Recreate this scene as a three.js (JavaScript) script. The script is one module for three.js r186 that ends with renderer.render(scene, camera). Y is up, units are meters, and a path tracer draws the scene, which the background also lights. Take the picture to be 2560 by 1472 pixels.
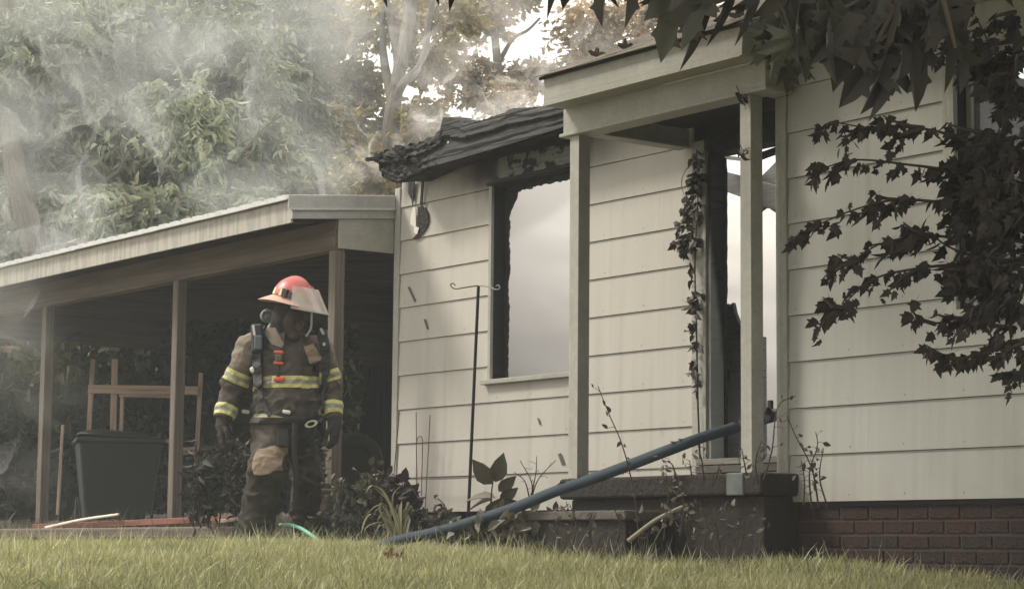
import * as THREE from 'three';
import { RoundedBoxGeometry } from 'three/addons/geometries/RoundedBoxGeometry.js';
import { ImprovedNoise } from 'three/addons/math/ImprovedNoise.js';
import { mergeGeometries } from 'three/addons/utils/BufferGeometryUtils.js';

// ---------------------------------------------------------------- camera
const V3 = (x, y, z) => new THREE.Vector3(x, y, z);
const EYE = V3(14.0787, -0.2852, 9.3381);
const RIGHT = V3(0.59705085, 0.00902013, -0.80215268), UP = V3(0.08772562, 0.99320568, 0.07646362), BACK = V3(0.79739231, -0.11602201, 0.59220301);
const FOCAL = 5507.86;                                   // the lens in pixels of a 2560 x 1472 plan
const scene = new THREE.Scene();
const camera = new THREE.PerspectiveCamera(2 * Math.atan(736 / FOCAL) * 180 / Math.PI, 1024 / 588, 0.1, 400);
camera.position.copy(EYE);
camera.quaternion.setFromRotationMatrix(new THREE.Matrix4().makeBasis(RIGHT, UP, BACK));
camera.updateMatrixWorld(true);
const renderer = new THREE.WebGLRenderer();
renderer.toneMapping = THREE.LinearToneMapping;
renderer.toneMappingExposure = 1.42;
renderer.shadowMap.enabled = true;

// ---------------------------------------------------------------- sky: thin bright overcast with smoke in it
{
  const W = 512, H = 256, d = new Float32Array(W * H * 4), n = new ImprovedNoise();
  for (let j = 0; j < H; j++) for (let i = 0; i < W; i++) {
    const el = (j + 0.5) / H * Math.PI - Math.PI / 2, az = (i + 0.5) / W * 2 * Math.PI - Math.PI;
    const x = Math.cos(el) * Math.cos(az), y = Math.sin(el), z = Math.cos(el) * Math.sin(az);
    let c = 1 + 0.10 * n.noise(x * 2, y * 3, z * 2) + 0.05 * n.noise(x * 6, y * 9, z * 6);
    c *= 1.05 + 0.12 * Math.max(0, y);
    const k = (j * W + i) * 4;
    if (y < 0) c *= Math.max(0.25, 1 + y * 4);
    d[k] = c * 1.04; d[k + 1] = c * 0.985; d[k + 2] = c * 0.925; d[k + 3] = 1;
  }
  const t = new THREE.DataTexture(d, W, H, THREE.RGBAFormat, THREE.FloatType);
  t.mapping = THREE.EquirectangularReflectionMapping; t.magFilter = THREE.LinearFilter; t.needsUpdate = true;
  scene.background = t; scene.environment = t;
  scene.backgroundIntensity = 1.0; scene.environmentIntensity = 1.0;
}
// ---------------------------------------------------------------- sun, behind thin cloud: high on the left
const sun = new THREE.DirectionalLight(new THREE.Color().setRGB(1, 0.92, 0.79), 2.1);
sun.position.set(-18, 23, 16); sun.target.position.set(0, 0, 0); scene.add(sun, sun.target);
sun.castShadow = true; sun.shadow.radius = 22; sun.shadow.mapSize.set(2048, 2048);
Object.assign(sun.shadow.camera, { left: -30, right: 30, top: 30, bottom: -30, near: 1, far: 120 });
// ---------------------------------------------------------------- haze
scene.fog = new THREE.FogExp2(new THREE.Color().setRGB(0.88, 0.95, 0.94), 0.0036);

// ---------------------------------------------------------------- helpers
function rng(seed) { return () => { seed = (seed + 0x6d2b79f5) | 0; let t = Math.imul(seed ^ (seed >>> 15), 1 | seed); t = (t + Math.imul(t ^ (t >>> 7), 61 | t)) ^ t; return ((t ^ (t >>> 14)) >>> 0) / 4294967296; }; }
const noiser = new ImprovedNoise();
const N = (x, y, z) => noiser.noise(x + 31.7, y + 17.3, z + 5.9);
const fbm = (x, y, z) => N(x, y, z) * 0.6 + N(x * 2.1, y * 2.1, z * 2.1) * 0.3 + N(x * 4.3, y * 4.3, z * 4.3) * 0.15;
const clamp = (v, a = 0, b = 1) => Math.min(b, Math.max(a, v)), mix = (a, b, t) => a + (b - a) * t;
const smooth = (a, b, v) => { const t = clamp((v - a) / (b - a)); return t * t * (3 - 2 * t); };
const ray = (px, py) => RIGHT.clone().multiplyScalar((px - 1280) / FOCAL).addScaledVector(UP, (736 - py) / FOCAL).sub(BACK);
const at = (px, py, depth) => ray(px, py).multiplyScalar(depth).add(EYE);           // a point at that depth in metres
const on = (axis, v, px, py) => { const d = ray(px, py); return d.clone().multiplyScalar((v - EYE[axis]) / d[axis]).add(EYE); };
const rgb = (r, g, b) => new THREE.Color().setRGB(r, g, b);
const count = {};
function numbered(name) { const k = count[name] = (count[name] ?? -1) + 1; return k ? name + '_' + String(k).padStart(3, '0') : name; }
function thing(name, label, category, pos = [0, 0, 0], group) {
  const o = new THREE.Group(); o.name = numbered(name); o.position.set(...pos); scene.add(o);
  o.userData = { label, category }; if (group) o.userData.group = group;
  return o;
}
function mesh(name, geo, mat, parent) {
  const m = new THREE.Mesh(geo, mat); m.name = parent ? name : numbered(name); m.castShadow = m.receiveShadow = true; (parent || scene).add(m);
  return m;
}
function tag(o, label, category, group) { o.userData.label = label; o.userData.category = category; if (group) o.userData.group = group; return o; }
function structure(o) { o.userData.kind = 'structure'; return o; }
function stuff(o) { o.userData.kind = 'stuff'; return o; }
// textures
function tex(w, h, f, srgb) {
  const d = new Uint8Array(w * h * 4);
  for (let j = 0; j < h; j++) for (let i = 0; i < w; i++) { const c = f(i / w, j / h, i, j), k = (j * w + i) * 4; const a = Array.isArray(c) ? c : [c, c, c]; for (let q = 0; q < 3; q++) d[k + q] = clamp(a[q]) * 255; d[k + 3] = 255; }
  const t = new THREE.DataTexture(d, w, h); t.wrapS = t.wrapT = THREE.RepeatWrapping; t.magFilter = THREE.LinearFilter; t.minFilter = THREE.LinearMipmapLinearFilter; t.generateMipmaps = true; t.needsUpdate = true;
  if (srgb) t.colorSpace = THREE.SRGBColorSpace;
  return t;
}
// value noise that tiles: whole numbers of cells each way
const hash = (i, j, s) => { let h = Math.imul(i, 374761393) ^ Math.imul(j, 668265263) ^ Math.imul(s + 11, 2147483647 - 1274126177); h = Math.imul(h ^ (h >>> 13), 1274126177); return ((h ^ (h >>> 16)) >>> 0) / 2147483648 - 1; };
const tiled = (u, v, fu, fv, s = 0) => { const a = Math.max(1, Math.round(fu * 2.5)), b = Math.max(1, Math.round(fv * 2.5)), x = u * a, y = v * b, i = Math.floor(x), j = Math.floor(y), q = Math.floor(s * 13 + fu * 7 + fv * 3), sx = (x - i) ** 2 * (3 - 2 * (x - i)), sy = (y - j) ** 2 * (3 - 2 * (y - j)), H = (p, r) => hash(p % a, r % b, q); return mix(mix(H(i, j), H(i + 1, j), sx), mix(H(i, j + 1), H(i + 1, j + 1), sx), sy); };
const T = {
  grainX: tex(512, 256, (u, v) => 0.5 + 0.4 * tiled(u, v, 0.5, 9) + 0.25 * tiled(u, v, 1.2, 24, 3) + 0.12 * tiled(u, v, 8, 30, 8)),
  grainY: tex(256, 512, (u, v) => 0.5 + 0.4 * tiled(u, v, 9, 0.5) + 0.25 * tiled(u, v, 24, 1.2, 3) + 0.12 * tiled(u, v, 30, 8, 8)),
  lump: tex(256, 256, (u, v) => 0.5 + 0.4 * tiled(u, v, 3, 3) + 0.3 * tiled(u, v, 8, 8, 2) + 0.25 * tiled(u, v, 20, 20, 5)),
  fine: tex(256, 256, (u, v) => 0.5 + 0.4 * tiled(u, v, 18, 18, 1) + 0.4 * tiled(u, v, 37, 37, 2)),
  tone: tex(256, 256, (u, v) => 0.88 + 0.06 * tiled(u, v, 2, 2, 4) + 0.06 * tiled(u, v, 7, 7, 2) + 0.07 * tiled(u, v, 30, 30, 6)),
  woodX: tex(512, 256, (u, v) => { const g = 0.78 + 0.16 * tiled(u, v, 0.6, 7) + 0.14 * tiled(u, v, 1.5, 22, 3) + 0.08 * tiled(u, v, 2, 2, 9); return [g, g * 0.97, g * 0.93]; }),
  woodY: tex(256, 512, (u, v) => { const g = 0.78 + 0.16 * tiled(u, v, 7, 0.6) + 0.14 * tiled(u, v, 22, 1.5, 3) + 0.08 * tiled(u, v, 2, 2, 9); return [g, g * 0.97, g * 0.93]; }),
  streak: tex(512, 256, (u, v) => { const s = smooth(0.05, 0.45, tiled(u, 0.3, 26, 0.2, 4) + 0.4 * tiled(u, v, 40, 0.8, 7) + (v - 0.5) * 0.7); return 0.96 - 0.22 * s + 0.04 * tiled(u, v, 5, 5, 1); }),
};
for (const t of Object.values(T)) t.repeat.set(1, 1);
const withRepeat = (t, x, y = x) => { const c = t.clone(); c.repeat.set(x, y); c.needsUpdate = true; return c; };
function M(color, roughness = 0.8, o = {}) { return new THREE.MeshStandardMaterial({ color, roughness, side: THREE.DoubleSide, ...o }); }
// uv in metres, by the axis each face looks along
function uvMetres(g) {
  if (g.index) g = g.toNonIndexed();
  const p = g.attributes.position, n = g.attributes.normal, uv = new Float32Array(p.count * 2);
  for (let i = 0; i < p.count; i += 3) {
    let ax = 0, ay = 0, az = 0;
    for (let k = 0; k < 3; k++) { ax += n.getX(i + k); ay += n.getY(i + k); az += n.getZ(i + k); }
    ax = Math.abs(ax); ay = Math.abs(ay); az = Math.abs(az);
    for (let k = i; k < i + 3; k++) {
      const x = p.getX(k), y = p.getY(k), z = p.getZ(k);
      const [u, v] = az >= ax && az >= ay ? [x, y] : ax >= ay ? [z, y] : [x, z];
      uv[k * 2] = u; uv[k * 2 + 1] = v;
    }
  }
  g.setAttribute('uv', new THREE.BufferAttribute(uv, 2));
  return g;
}
function box(x0, x1, y0, y1, z0, z1, bevel = 0.006) {
  const w = x1 - x0, h = y1 - y0, d = z1 - z0;
  const g = bevel ? new RoundedBoxGeometry(w, h, d, 1, Math.min(bevel, w / 2.2, h / 2.2, d / 2.2)) : new THREE.BoxGeometry(w, h, d);
  return uvMetres(g.translate((x0 + x1) / 2, (y0 + y1) / 2, (z0 + z1) / 2));
}
// a board between two points, its width towards "up"
function beam(a, b, w, h, bevel = 0.005, up = V3(0, 1, 0)) {
  const dir = b.clone().sub(a), L = dir.length(); dir.normalize();
  const side = V3().crossVectors(up, dir).normalize(), u2 = V3().crossVectors(dir, side);
  const g = uvMetres(new RoundedBoxGeometry(L, h, w, 1, Math.min(bevel, h / 2.2, w / 2.2)));
  return g.applyMatrix4(new THREE.Matrix4().makeBasis(dir, u2, side.clone().negate()).setPosition(a.clone().add(b).multiplyScalar(0.5)));
}
// a tapered tube through points
function tube(pts, rad, seg = 24, sides = 8, rough = 0) {
  const curve = new THREE.CatmullRomCurve3(pts), fr = curve.computeFrenetFrames(seg, false), pos = [], nor = [], uv = [], idx = [];
  for (let i = 0; i <= seg; i++) {
    const t = i / seg, p = curve.getPointAt(t), r0 = typeof rad === 'function' ? rad(t) : mix(rad[0], rad[1], t);
    for (let j = 0; j <= sides; j++) {
      const a = j / sides * 2 * Math.PI, dv = fr.normals[i].clone().multiplyScalar(Math.cos(a)).addScaledVector(fr.binormals[i], Math.sin(a));
      const r = r0 * (1 + rough * fbm(p.x * 6 + Math.cos(a) * 2, p.y * 6, p.z * 6 + Math.sin(a) * 2));
      pos.push(p.x + dv.x * r, p.y + dv.y * r, p.z + dv.z * r); nor.push(dv.x, dv.y, dv.z); uv.push(j / sides, t * 3);
    }
  }
  for (let i = 0; i < seg; i++) for (let j = 0; j < sides; j++) { const a = i * (sides + 1) + j, b = a + sides + 1; idx.push(a, a + 1, b, b, a + 1, b + 1); }
  for (const [ring, s] of [[0, 1], [seg, -1]]) {           // closed ends
    const c = pos.length / 3, p = curve.getPointAt(ring / seg), tg = curve.getTangentAt(ring / seg); pos.push(p.x, p.y, p.z); nor.push(-tg.x * s, -tg.y * s, -tg.z * s); uv.push(0, 0);
    for (let j = 0; j < sides; j++) { const a = ring * (sides + 1) + j; s > 0 ? idx.push(c, a + 1, a) : idx.push(c, a, a + 1); }
  }
  const g = new THREE.BufferGeometry(); g.setAttribute('position', new THREE.Float32BufferAttribute(pos, 3)); g.setAttribute('normal', new THREE.Float32BufferAttribute(nor, 3)); g.setAttribute('uv', new THREE.Float32BufferAttribute(uv, 2)); g.setIndex(idx);
  return g;
}
const plain = (g) => { const q = g.index ? g.toNonIndexed() : g; for (const k of Object.keys(q.attributes)) if (!['position', 'normal', 'uv'].includes(k)) q.deleteAttribute(k); return q; };
const merge = (list) => mergeGeometries(list.map(plain));
// a flat outline with thickness and rough faces, in the plane of x and y
function slab(points, depth, z = 0) {
  const s = new THREE.Shape(points.map(([x, y]) => new THREE.Vector2(x, y)));
  return uvMetres(new THREE.ExtrudeGeometry(s, { depth, bevelEnabled: false }).translate(0, 0, z));
}
function tint(g, f) {                                     // vertex colours
  const p = g.attributes.position, c = new Float32Array(p.count * 3);
  for (let i = 0; i < p.count; i++) { const q = f(p.getX(i), p.getY(i), p.getZ(i), i); c[i * 3] = q[0]; c[i * 3 + 1] = q[1]; c[i * 3 + 2] = q[2]; }
  g.setAttribute('color', new THREE.BufferAttribute(c, 3)); return g;
}
function instanced(name, geo, mat, list, parent) {         // list of [Matrix4, Color]
  const m = new THREE.InstancedMesh(geo, mat, list.length); m.name = parent ? name : numbered(name); m.castShadow = m.receiveShadow = true;
  list.forEach(([a, c], i) => { m.setMatrixAt(i, a); if (c) m.setColorAt(i, c); });
  (parent || scene).add(m); return stuff(m);
}
// a surface net round a distance field
function net(f, lo, hi, cell, colour) {
  const nx = Math.ceil((hi[0] - lo[0]) / cell) + 1, ny = Math.ceil((hi[1] - lo[1]) / cell) + 1, nz = Math.ceil((hi[2] - lo[2]) / cell) + 1;
  const v = new Float32Array(nx * ny * nz), id = (i, j, k) => i + nx * (j + ny * k);
  for (let k = 0; k < nz; k++) for (let j = 0; j < ny; j++) for (let i = 0; i < nx; i++) v[id(i, j, k)] = f(lo[0] + i * cell, lo[1] + j * cell, lo[2] + k * cell);
  const vert = new Int32Array(nx * ny * nz).fill(-1), pos = [], idx = [];
  const E = [[0, 1], [2, 3], [4, 5], [6, 7], [0, 2], [1, 3], [4, 6], [5, 7], [0, 4], [1, 5], [2, 6], [3, 7]];
  for (let k = 0; k < nz - 1; k++) for (let j = 0; j < ny - 1; j++) for (let i = 0; i < nx - 1; i++) {
    const q = []; let m = 0;
    for (let c = 0; c < 8; c++) { const w = v[id(i + (c & 1), j + ((c >> 1) & 1), k + (c >> 2))]; q.push(w); if (w < 0) m++; }
    if (m === 0 || m === 8) continue;
    let x = 0, y = 0, z = 0, n = 0;
    for (const [a, b] of E) if ((q[a] < 0) !== (q[b] < 0)) { const t = q[a] / (q[a] - q[b]); x += mix(a & 1, b & 1, t); y += mix((a >> 1) & 1, (b >> 1) & 1, t); z += mix(a >> 2, b >> 2, t); n++; }
    vert[id(i, j, k)] = pos.length / 3; pos.push(lo[0] + (i + x / n) * cell, lo[1] + (j + y / n) * cell, lo[2] + (k + z / n) * cell);
  }
  for (let k = 1; k < nz - 1; k++) for (let j = 1; j < ny - 1; j++) for (let i = 1; i < nx - 1; i++) {
    const a = v[id(i, j, k)] < 0;
    for (const [di, dj, dk, A, B] of [[1, 0, 0, [0, 1, 0], [0, 0, 1]], [0, 1, 0, [0, 0, 1], [1, 0, 0]], [0, 0, 1, [1, 0, 0], [0, 1, 0]]]) {
      if (i + di >= nx || j + dj >= ny || k + dk >= nz) continue;
      if (a === (v[id(i + di, j + dj, k + dk)] < 0)) continue;
      const c = [vert[id(i - A[0] - B[0], j - A[1] - B[1], k - A[2] - B[2])], vert[id(i - B[0], j - B[1], k - B[2])], vert[id(i, j, k)], vert[id(i - A[0], j - A[1], k - A[2])]];
      if (c.some((w) => w < 0)) continue;
      a ? idx.push(c[0], c[1], c[2], c[0], c[2], c[3]) : idx.push(c[0], c[2], c[1], c[0], c[3], c[2]);
    }
  }
  const nor = new Float32Array(pos.length), uv = new Float32Array(pos.length / 3 * 2), e = cell * 0.5;
  for (let i = 0; i < pos.length; i += 3) {
    const [x, y, z] = [pos[i], pos[i + 1], pos[i + 2]];
    const g = V3(f(x + e, y, z) - f(x - e, y, z), f(x, y + e, z) - f(x, y - e, z), f(x, y, z + e) - f(x, y, z - e)).normalize();
    nor[i] = g.x; nor[i + 1] = g.y; nor[i + 2] = g.z; uv[i / 3 * 2] = x; uv[i / 3 * 2 + 1] = y;
  }
  const g = new THREE.BufferGeometry(); g.setAttribute('position', new THREE.Float32BufferAttribute(pos, 3)); g.setAttribute('normal', new THREE.BufferAttribute(nor, 3)); g.setAttribute('uv', new THREE.BufferAttribute(uv, 2)); g.setIndex(idx);
  if (colour) tint(g, colour);
  return g;
}
// ---------------------------------------------------------------- materials
const m = {
  siding: M(rgb(1, 1, 1), 0.7, { vertexColors: true, bumpMap: withRepeat(T.grainY, 2, 1), bumpScale: 0.0012 }),
  trim: M(rgb(0.43, 0.425, 0.375), 0.62, { map: withRepeat(T.tone, 1.1), bumpMap: withRepeat(T.grainX, 1.5, 4), bumpScale: 0.0012 }),
  post: M(rgb(0.46, 0.455, 0.40), 0.62, { map: withRepeat(T.tone, 1.3), bumpMap: withRepeat(T.grainY, 4, 1.2), bumpScale: 0.0015 }),
  jamb: M(rgb(0.42, 0.45, 0.43), 0.7, { map: withRepeat(T.tone, 1.3), bumpMap: withRepeat(T.grainY, 4, 1.2), bumpScale: 0.0015 }),
  char: M(rgb(0.022, 0.019, 0.018), 0.75, { map: withRepeat(T.tone, 1.5), bumpMap: withRepeat(T.lump, 5), bumpScale: 0.008 }),
  charTint: M(rgb(1, 1, 1), 0.72, { vertexColors: true, bumpMap: withRepeat(T.grainX, 0.9, 4), bumpScale: 0.007 }),
  dark: M(rgb(0.03, 0.026, 0.024), 0.9),
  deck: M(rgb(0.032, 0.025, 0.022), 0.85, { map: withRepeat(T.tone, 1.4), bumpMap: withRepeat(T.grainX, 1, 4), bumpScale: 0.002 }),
  slab: M(rgb(0.026, 0.02, 0.018), 0.9, { map: withRepeat(T.tone, 1.5), bumpMap: withRepeat(T.lump, 3), bumpScale: 0.006 }),
  mortar: M(rgb(0.07, 0.054, 0.046), 0.95, { bumpMap: withRepeat(T.fine, 5), bumpScale: 0.003 }),
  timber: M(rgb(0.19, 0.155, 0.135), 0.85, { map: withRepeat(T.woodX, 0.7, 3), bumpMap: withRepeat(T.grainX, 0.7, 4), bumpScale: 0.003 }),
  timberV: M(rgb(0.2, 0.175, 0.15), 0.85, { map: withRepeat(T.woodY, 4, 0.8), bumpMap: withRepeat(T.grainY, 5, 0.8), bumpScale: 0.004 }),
  lumber: M(rgb(0.66, 0.51, 0.41), 0.8, { map: withRepeat(T.woodX, 1, 4), bumpMap: withRepeat(T.grainX, 1, 5), bumpScale: 0.002 }),
  fasciaStreak: M(rgb(0.48, 0.46, 0.41), 0.7, { map: withRepeat(T.streak, 0.6, 1 / 0.19) }),
  metal: M(rgb(0.8, 0.81, 0.8), 0.4, { metalness: 0.25, map: withRepeat(T.tone, 0.8) }),
  metalPaint: M(rgb(0.54, 0.545, 0.52), 0.45, { metalness: 0.15, map: withRepeat(T.tone, 0.9) }),
  shingle: M(rgb(1, 1, 1), 0.92, { vertexColors: true, bumpMap: withRepeat(T.fine, 8), bumpScale: 0.003 }),
  glass: new THREE.MeshPhysicalMaterial({ color: rgb(0.75, 0.82, 0.85), roughness: 0.05, transmission: 0.9, thickness: 0, ior: 1.5, side: THREE.DoubleSide }),
  bark: M(rgb(0.16, 0.145, 0.12), 0.95, { map: withRepeat(T.woodY, 3, 3), bumpMap: withRepeat(T.lump, 2, 3), bumpScale: 0.02 }),
  barkPale: M(rgb(0.26, 0.25, 0.22), 0.95, { map: withRepeat(T.woodY, 3, 3), bumpMap: withRepeat(T.lump, 2, 3), bumpScale: 0.015 }),
  twig: M(rgb(0.07, 0.055, 0.04), 0.9),
};
const brickMats = [[0.042, 0.018, 0.015], [0.05, 0.02, 0.016], [0.038, 0.018, 0.016], [0.03, 0.019, 0.017]].map((c) => M(rgb(...c), 0.9, { map: withRepeat(T.tone, 4), bumpMap: withRepeat(T.lump, 8), bumpScale: 0.004 }));

// ---------------------------------------------------------------- ground: a lawn that crests before the house and falls away to the viewer
const FWD = V3(-BACK.x, 0, -BACK.z).normalize();
const ahead = (x, z) => (x - EYE.x) * FWD.x + (z - EYE.z) * FWD.z;
function groundY(x, z) {
  const d = ahead(x, z), s = Math.max(0, 13.9 - d);
  let y = -0.312 - 0.03 * s - 0.0042 * s * s;
  y += 0.018 * N(x * 0.9, 0, z * 0.9) + 0.008 * N(x * 3, 1, z * 3);
  const yard = smooth(1.15, 0.85, z) * smooth(0.8, 0.2, x);
  y = mix(y, -0.13 + 0.015 * N(x * 2, 2, z * 2), yard);
  if (d > 30) y += Math.min(1.2, (d - 30) * 0.03);
  return y;
}
{
  const xs = [], zs = [], pos = [], uv = [], idx = [], col = [];
  const step = (lo, hi, fine0, fine1) => { const a = []; for (let v = lo; v < hi;) { a.push(v); v += v >= fine0 && v < fine1 ? 0.12 : v > fine0 - 4 && v < fine1 + 4 ? 0.5 : 6; } a.push(hi); return a; };
  xs.push(...step(-60, 60, -7, 9)); zs.push(...step(-60, 60, -3, 7));
  for (const z of zs) for (const x of xs) {
    pos.push(x, groundY(x, z), z); uv.push(x, z);
    const soil = smooth(1.45, 1.1, z + 0.15 * N(x * 2, 7, z)) * smooth(6.8, 5.2, x + z * 0.3), k = 0.8 + 0.5 * fbm(x * 2, 0, z * 2);
    col.push(mix(0.24, 0.065, soil) * k, mix(0.22, 0.05, soil) * k, mix(0.10, 0.036, soil) * k);
  }
  for (let j = 0; j < zs.length - 1; j++) for (let i = 0; i < xs.length - 1; i++) { const a = j * xs.length + i, b = a + xs.length; idx.push(a, b, a + 1, a + 1, b, b + 1); }
  const g = new THREE.BufferGeometry(); g.setAttribute('position', new THREE.Float32BufferAttribute(pos, 3)); g.setAttribute('uv', new THREE.Float32BufferAttribute(uv, 2)); g.setAttribute('color', new THREE.Float32BufferAttribute(col, 3)); g.setIndex(idx); g.computeVertexNormals();
  structure(mesh('ground', g, M(rgb(1, 1, 1), 0.95, { vertexColors: true, map: withRepeat(T.tone, 0.9), bumpMap: withRepeat(T.lump, 2), bumpScale: 0.02 })));
}

// ---------------------------------------------------------------- the burned house
const house = thing('house', 'white clapboard house with burned eave, empty window and small porch', 'house');
const COURSE = 0.26, TOP = 2.6;
const paint = [0.515, 0.495, 0.445];
// soot and dirt that lie on the boards
function stain(x, y, right) {
  let c = [...paint];
  const k = 1 + 0.05 * fbm(x * 1.5, y * 0.6, 3) + 0.05 * N(x * 14, y * 0.8, 1);
  c = c.map((v) => v * k);
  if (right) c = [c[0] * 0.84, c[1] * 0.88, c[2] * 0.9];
  const dirt = smooth(0.4, 0, y) * (0.06 + 0.25 * Math.max(0, fbm(x * 5, y * 5, 8)));
  c = c.map((v, i) => v * (1 - dirt * [0.8, 0.9, 1][i]));
  const runs = smooth(0.2, 0.6, N(x * 22, y * 0.35, 4)) * 0.13 + smooth(0.3, 0.6, N(x * 60, y * 0.5, 14)) * 0.05; c = c.map((v) => v * (1 - runs));
  if (!right) {
    const w = 0.07 * fbm(x * 6, y * 6, 0);
    let s = smooth(0.62, 1.15, x + w) * smooth(2.7, 2.25, x) * smooth(2.2, 2.46, y + w);          // over the window
    s = Math.max(s, smooth(2.47, 2.60, y + w * 0.6 - 0.05 * smooth(0.4, 0, x)) * smooth(3.1, 2.5, x));   // under the burned eave
    s = Math.max(s, 0.8 * smooth(0.98, 1.25, x + w) * smooth(2.1, 2.42, y + w) * (x < 1.3 ? 1 : 0));
    s = Math.max(s, 0.8 * smooth(0.10, 0.02, Math.abs(x - 0.16 - w * 0.4)) * smooth(2.3, 2.5, y));
    s = Math.max(s, 0.4 * smooth(0.35, 0.62, fbm(x * 11, y * 4, 21)) * smooth(0.9, 0.3, y));
    s = Math.max(s, 0.5 * smooth(2.2, 2.45, y) * smooth(2.25, 2.45, x) * smooth(2.9, 2.5, x));
    c = c.map((v, i) => mix(v, [0.03, 0.026, 0.024][i], s));
  }
  return c;
}
function plank(x0, x1, y0, y1, z, f) {
  const nx = Math.max(1, Math.ceil((x1 - x0) / 0.035)), ny = Math.max(1, Math.ceil((y1 - y0) / 0.035)), pos = [], nor = [], uv = [], col = [], idx = [], lap = 0.016, lean = 0.012;
  const put = (x, y, zz, n) => { pos.push(x, y, zz); nor.push(...n); uv.push(x, y); col.push(...f(x, y)); return pos.length / 3 - 1; };
  const zat = (x, y) => z + lap - lean * ((y - Math.floor((y0 + 0.001) / COURSE) * COURSE) / COURSE) + 0.0025 * N(x * 1.2, y * 3, 5);
  for (let j = 0; j <= ny; j++) for (let i = 0; i <= nx; i++) { const x = mix(x0, x1, i / nx), y = mix(y0, y1, j / ny); put(x, y, zat(x, y), [0, 0.045, 1]); }
  for (let j = 0; j < ny; j++) for (let i = 0; i < nx; i++) { const a = j * (nx + 1) + i, b = a + nx + 1; idx.push(a, a + 1, b, b, a + 1, b + 1); }
  const quad = (A, B, C, D, n) => { const q = [A, B, C, D].map(([x, y, zz]) => put(x, y, zz, n)); idx.push(q[0], q[1], q[2], q[0], q[2], q[3]); };
  const zb = z - 0.003;
  for (let i = 0; i < nx; i++) { const a = mix(x0, x1, i / nx), b = mix(x0, x1, (i + 1) / nx); quad([a, y0, zb], [b, y0, zb], [b, y0, zat(b, y0)], [a, y0, zat(a, y0)], [0, -1, 0]); }
  quad([x0, y1, zat(x0, y1)], [x1, y1, zat(x1, y1)], [x1, y1, zb], [x0, y1, zb], [0, 1, 0]);
  quad([x0, y0, zb], [x0, y0, zat(x0, y0)], [x0, y1, zat(x0, y1)], [x0, y1, zb], [-1, 0, 0]);
  quad([x1, y0, zat(x1, y0)], [x1, y0, zb], [x1, y1, zb], [x1, y1, zat(x1, y1)], [1, 0, 0]);
  const g = new THREE.BufferGeometry(); g.setAttribute('position', new THREE.Float32BufferAttribute(pos, 3)); g.setAttribute('normal', new THREE.Float32BufferAttribute(nor, 3)); g.setAttribute('uv', new THREE.Float32BufferAttribute(uv, 2)); g.setAttribute('color', new THREE.Float32BufferAttribute(col, 3)); g.setIndex(idx);
  return g;
}
const WIN = { x0: 1.262, x1: 2.24, y0: 0.945, y1: 2.36 }, DOOR = { x0: 3.655, x1: 4.56, y0: 0.31, y1: 2.25 }, RWIN = { x0: 6.40, x1: 7.25, y0: 0.97, y1: 2.33 }, ZR = 0.75;
const gap = 0.0035;
function courses(x0, x1, z, holes, f, top) {
  for (let k = 0; k * COURSE < top - 0.02; k++) {
    const y0 = k * COURSE + gap, y1 = Math.min(top, (k + 1) * COURSE), cuts = holes.filter((h) => h.y0 < y1 && h.y1 > y0).sort((a, b) => a.x0 - b.x0);
    let x = x0;
    const put = (a, b, c, d) => { if (b - a > 0.015 && d - c > 0.015) mesh('plank', plank(a, b, c, d, z, f), m.siding, house); };
    for (const h of cuts) { put(x, h.x0, y0, y1); if (h.y0 > y0) put(h.x0 + 0.002, h.x1 - 0.002, y0, h.y0); if (h.y1 < y1) put(h.x0 + 0.002, h.x1 - 0.002, Math.max(y0, h.y1), y1); x = h.x1; }
    put(x, x1, y0, y1);
  }
}
courses(0.076, 3.475, 0, [{ x0: WIN.x0 - 0.02, x1: WIN.x1 + 0.05, y0: WIN.y0, y1: WIN.y1 + 0.03 }], (x, y) => stain(x, y, false), TOP);
courses(4.68, 5.05, 0, [], (x, y) => stain(x, y, false), 2.37);
courses(5.139, 8.2, ZR, [{ x0: RWIN.x0 - 0.085, x1: RWIN.x1 + 0.085, y0: RWIN.y0 - 0.02, y1: RWIN.y1 + 0.085 }], (x, y) => stain(x, y, true), 2.66);
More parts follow.
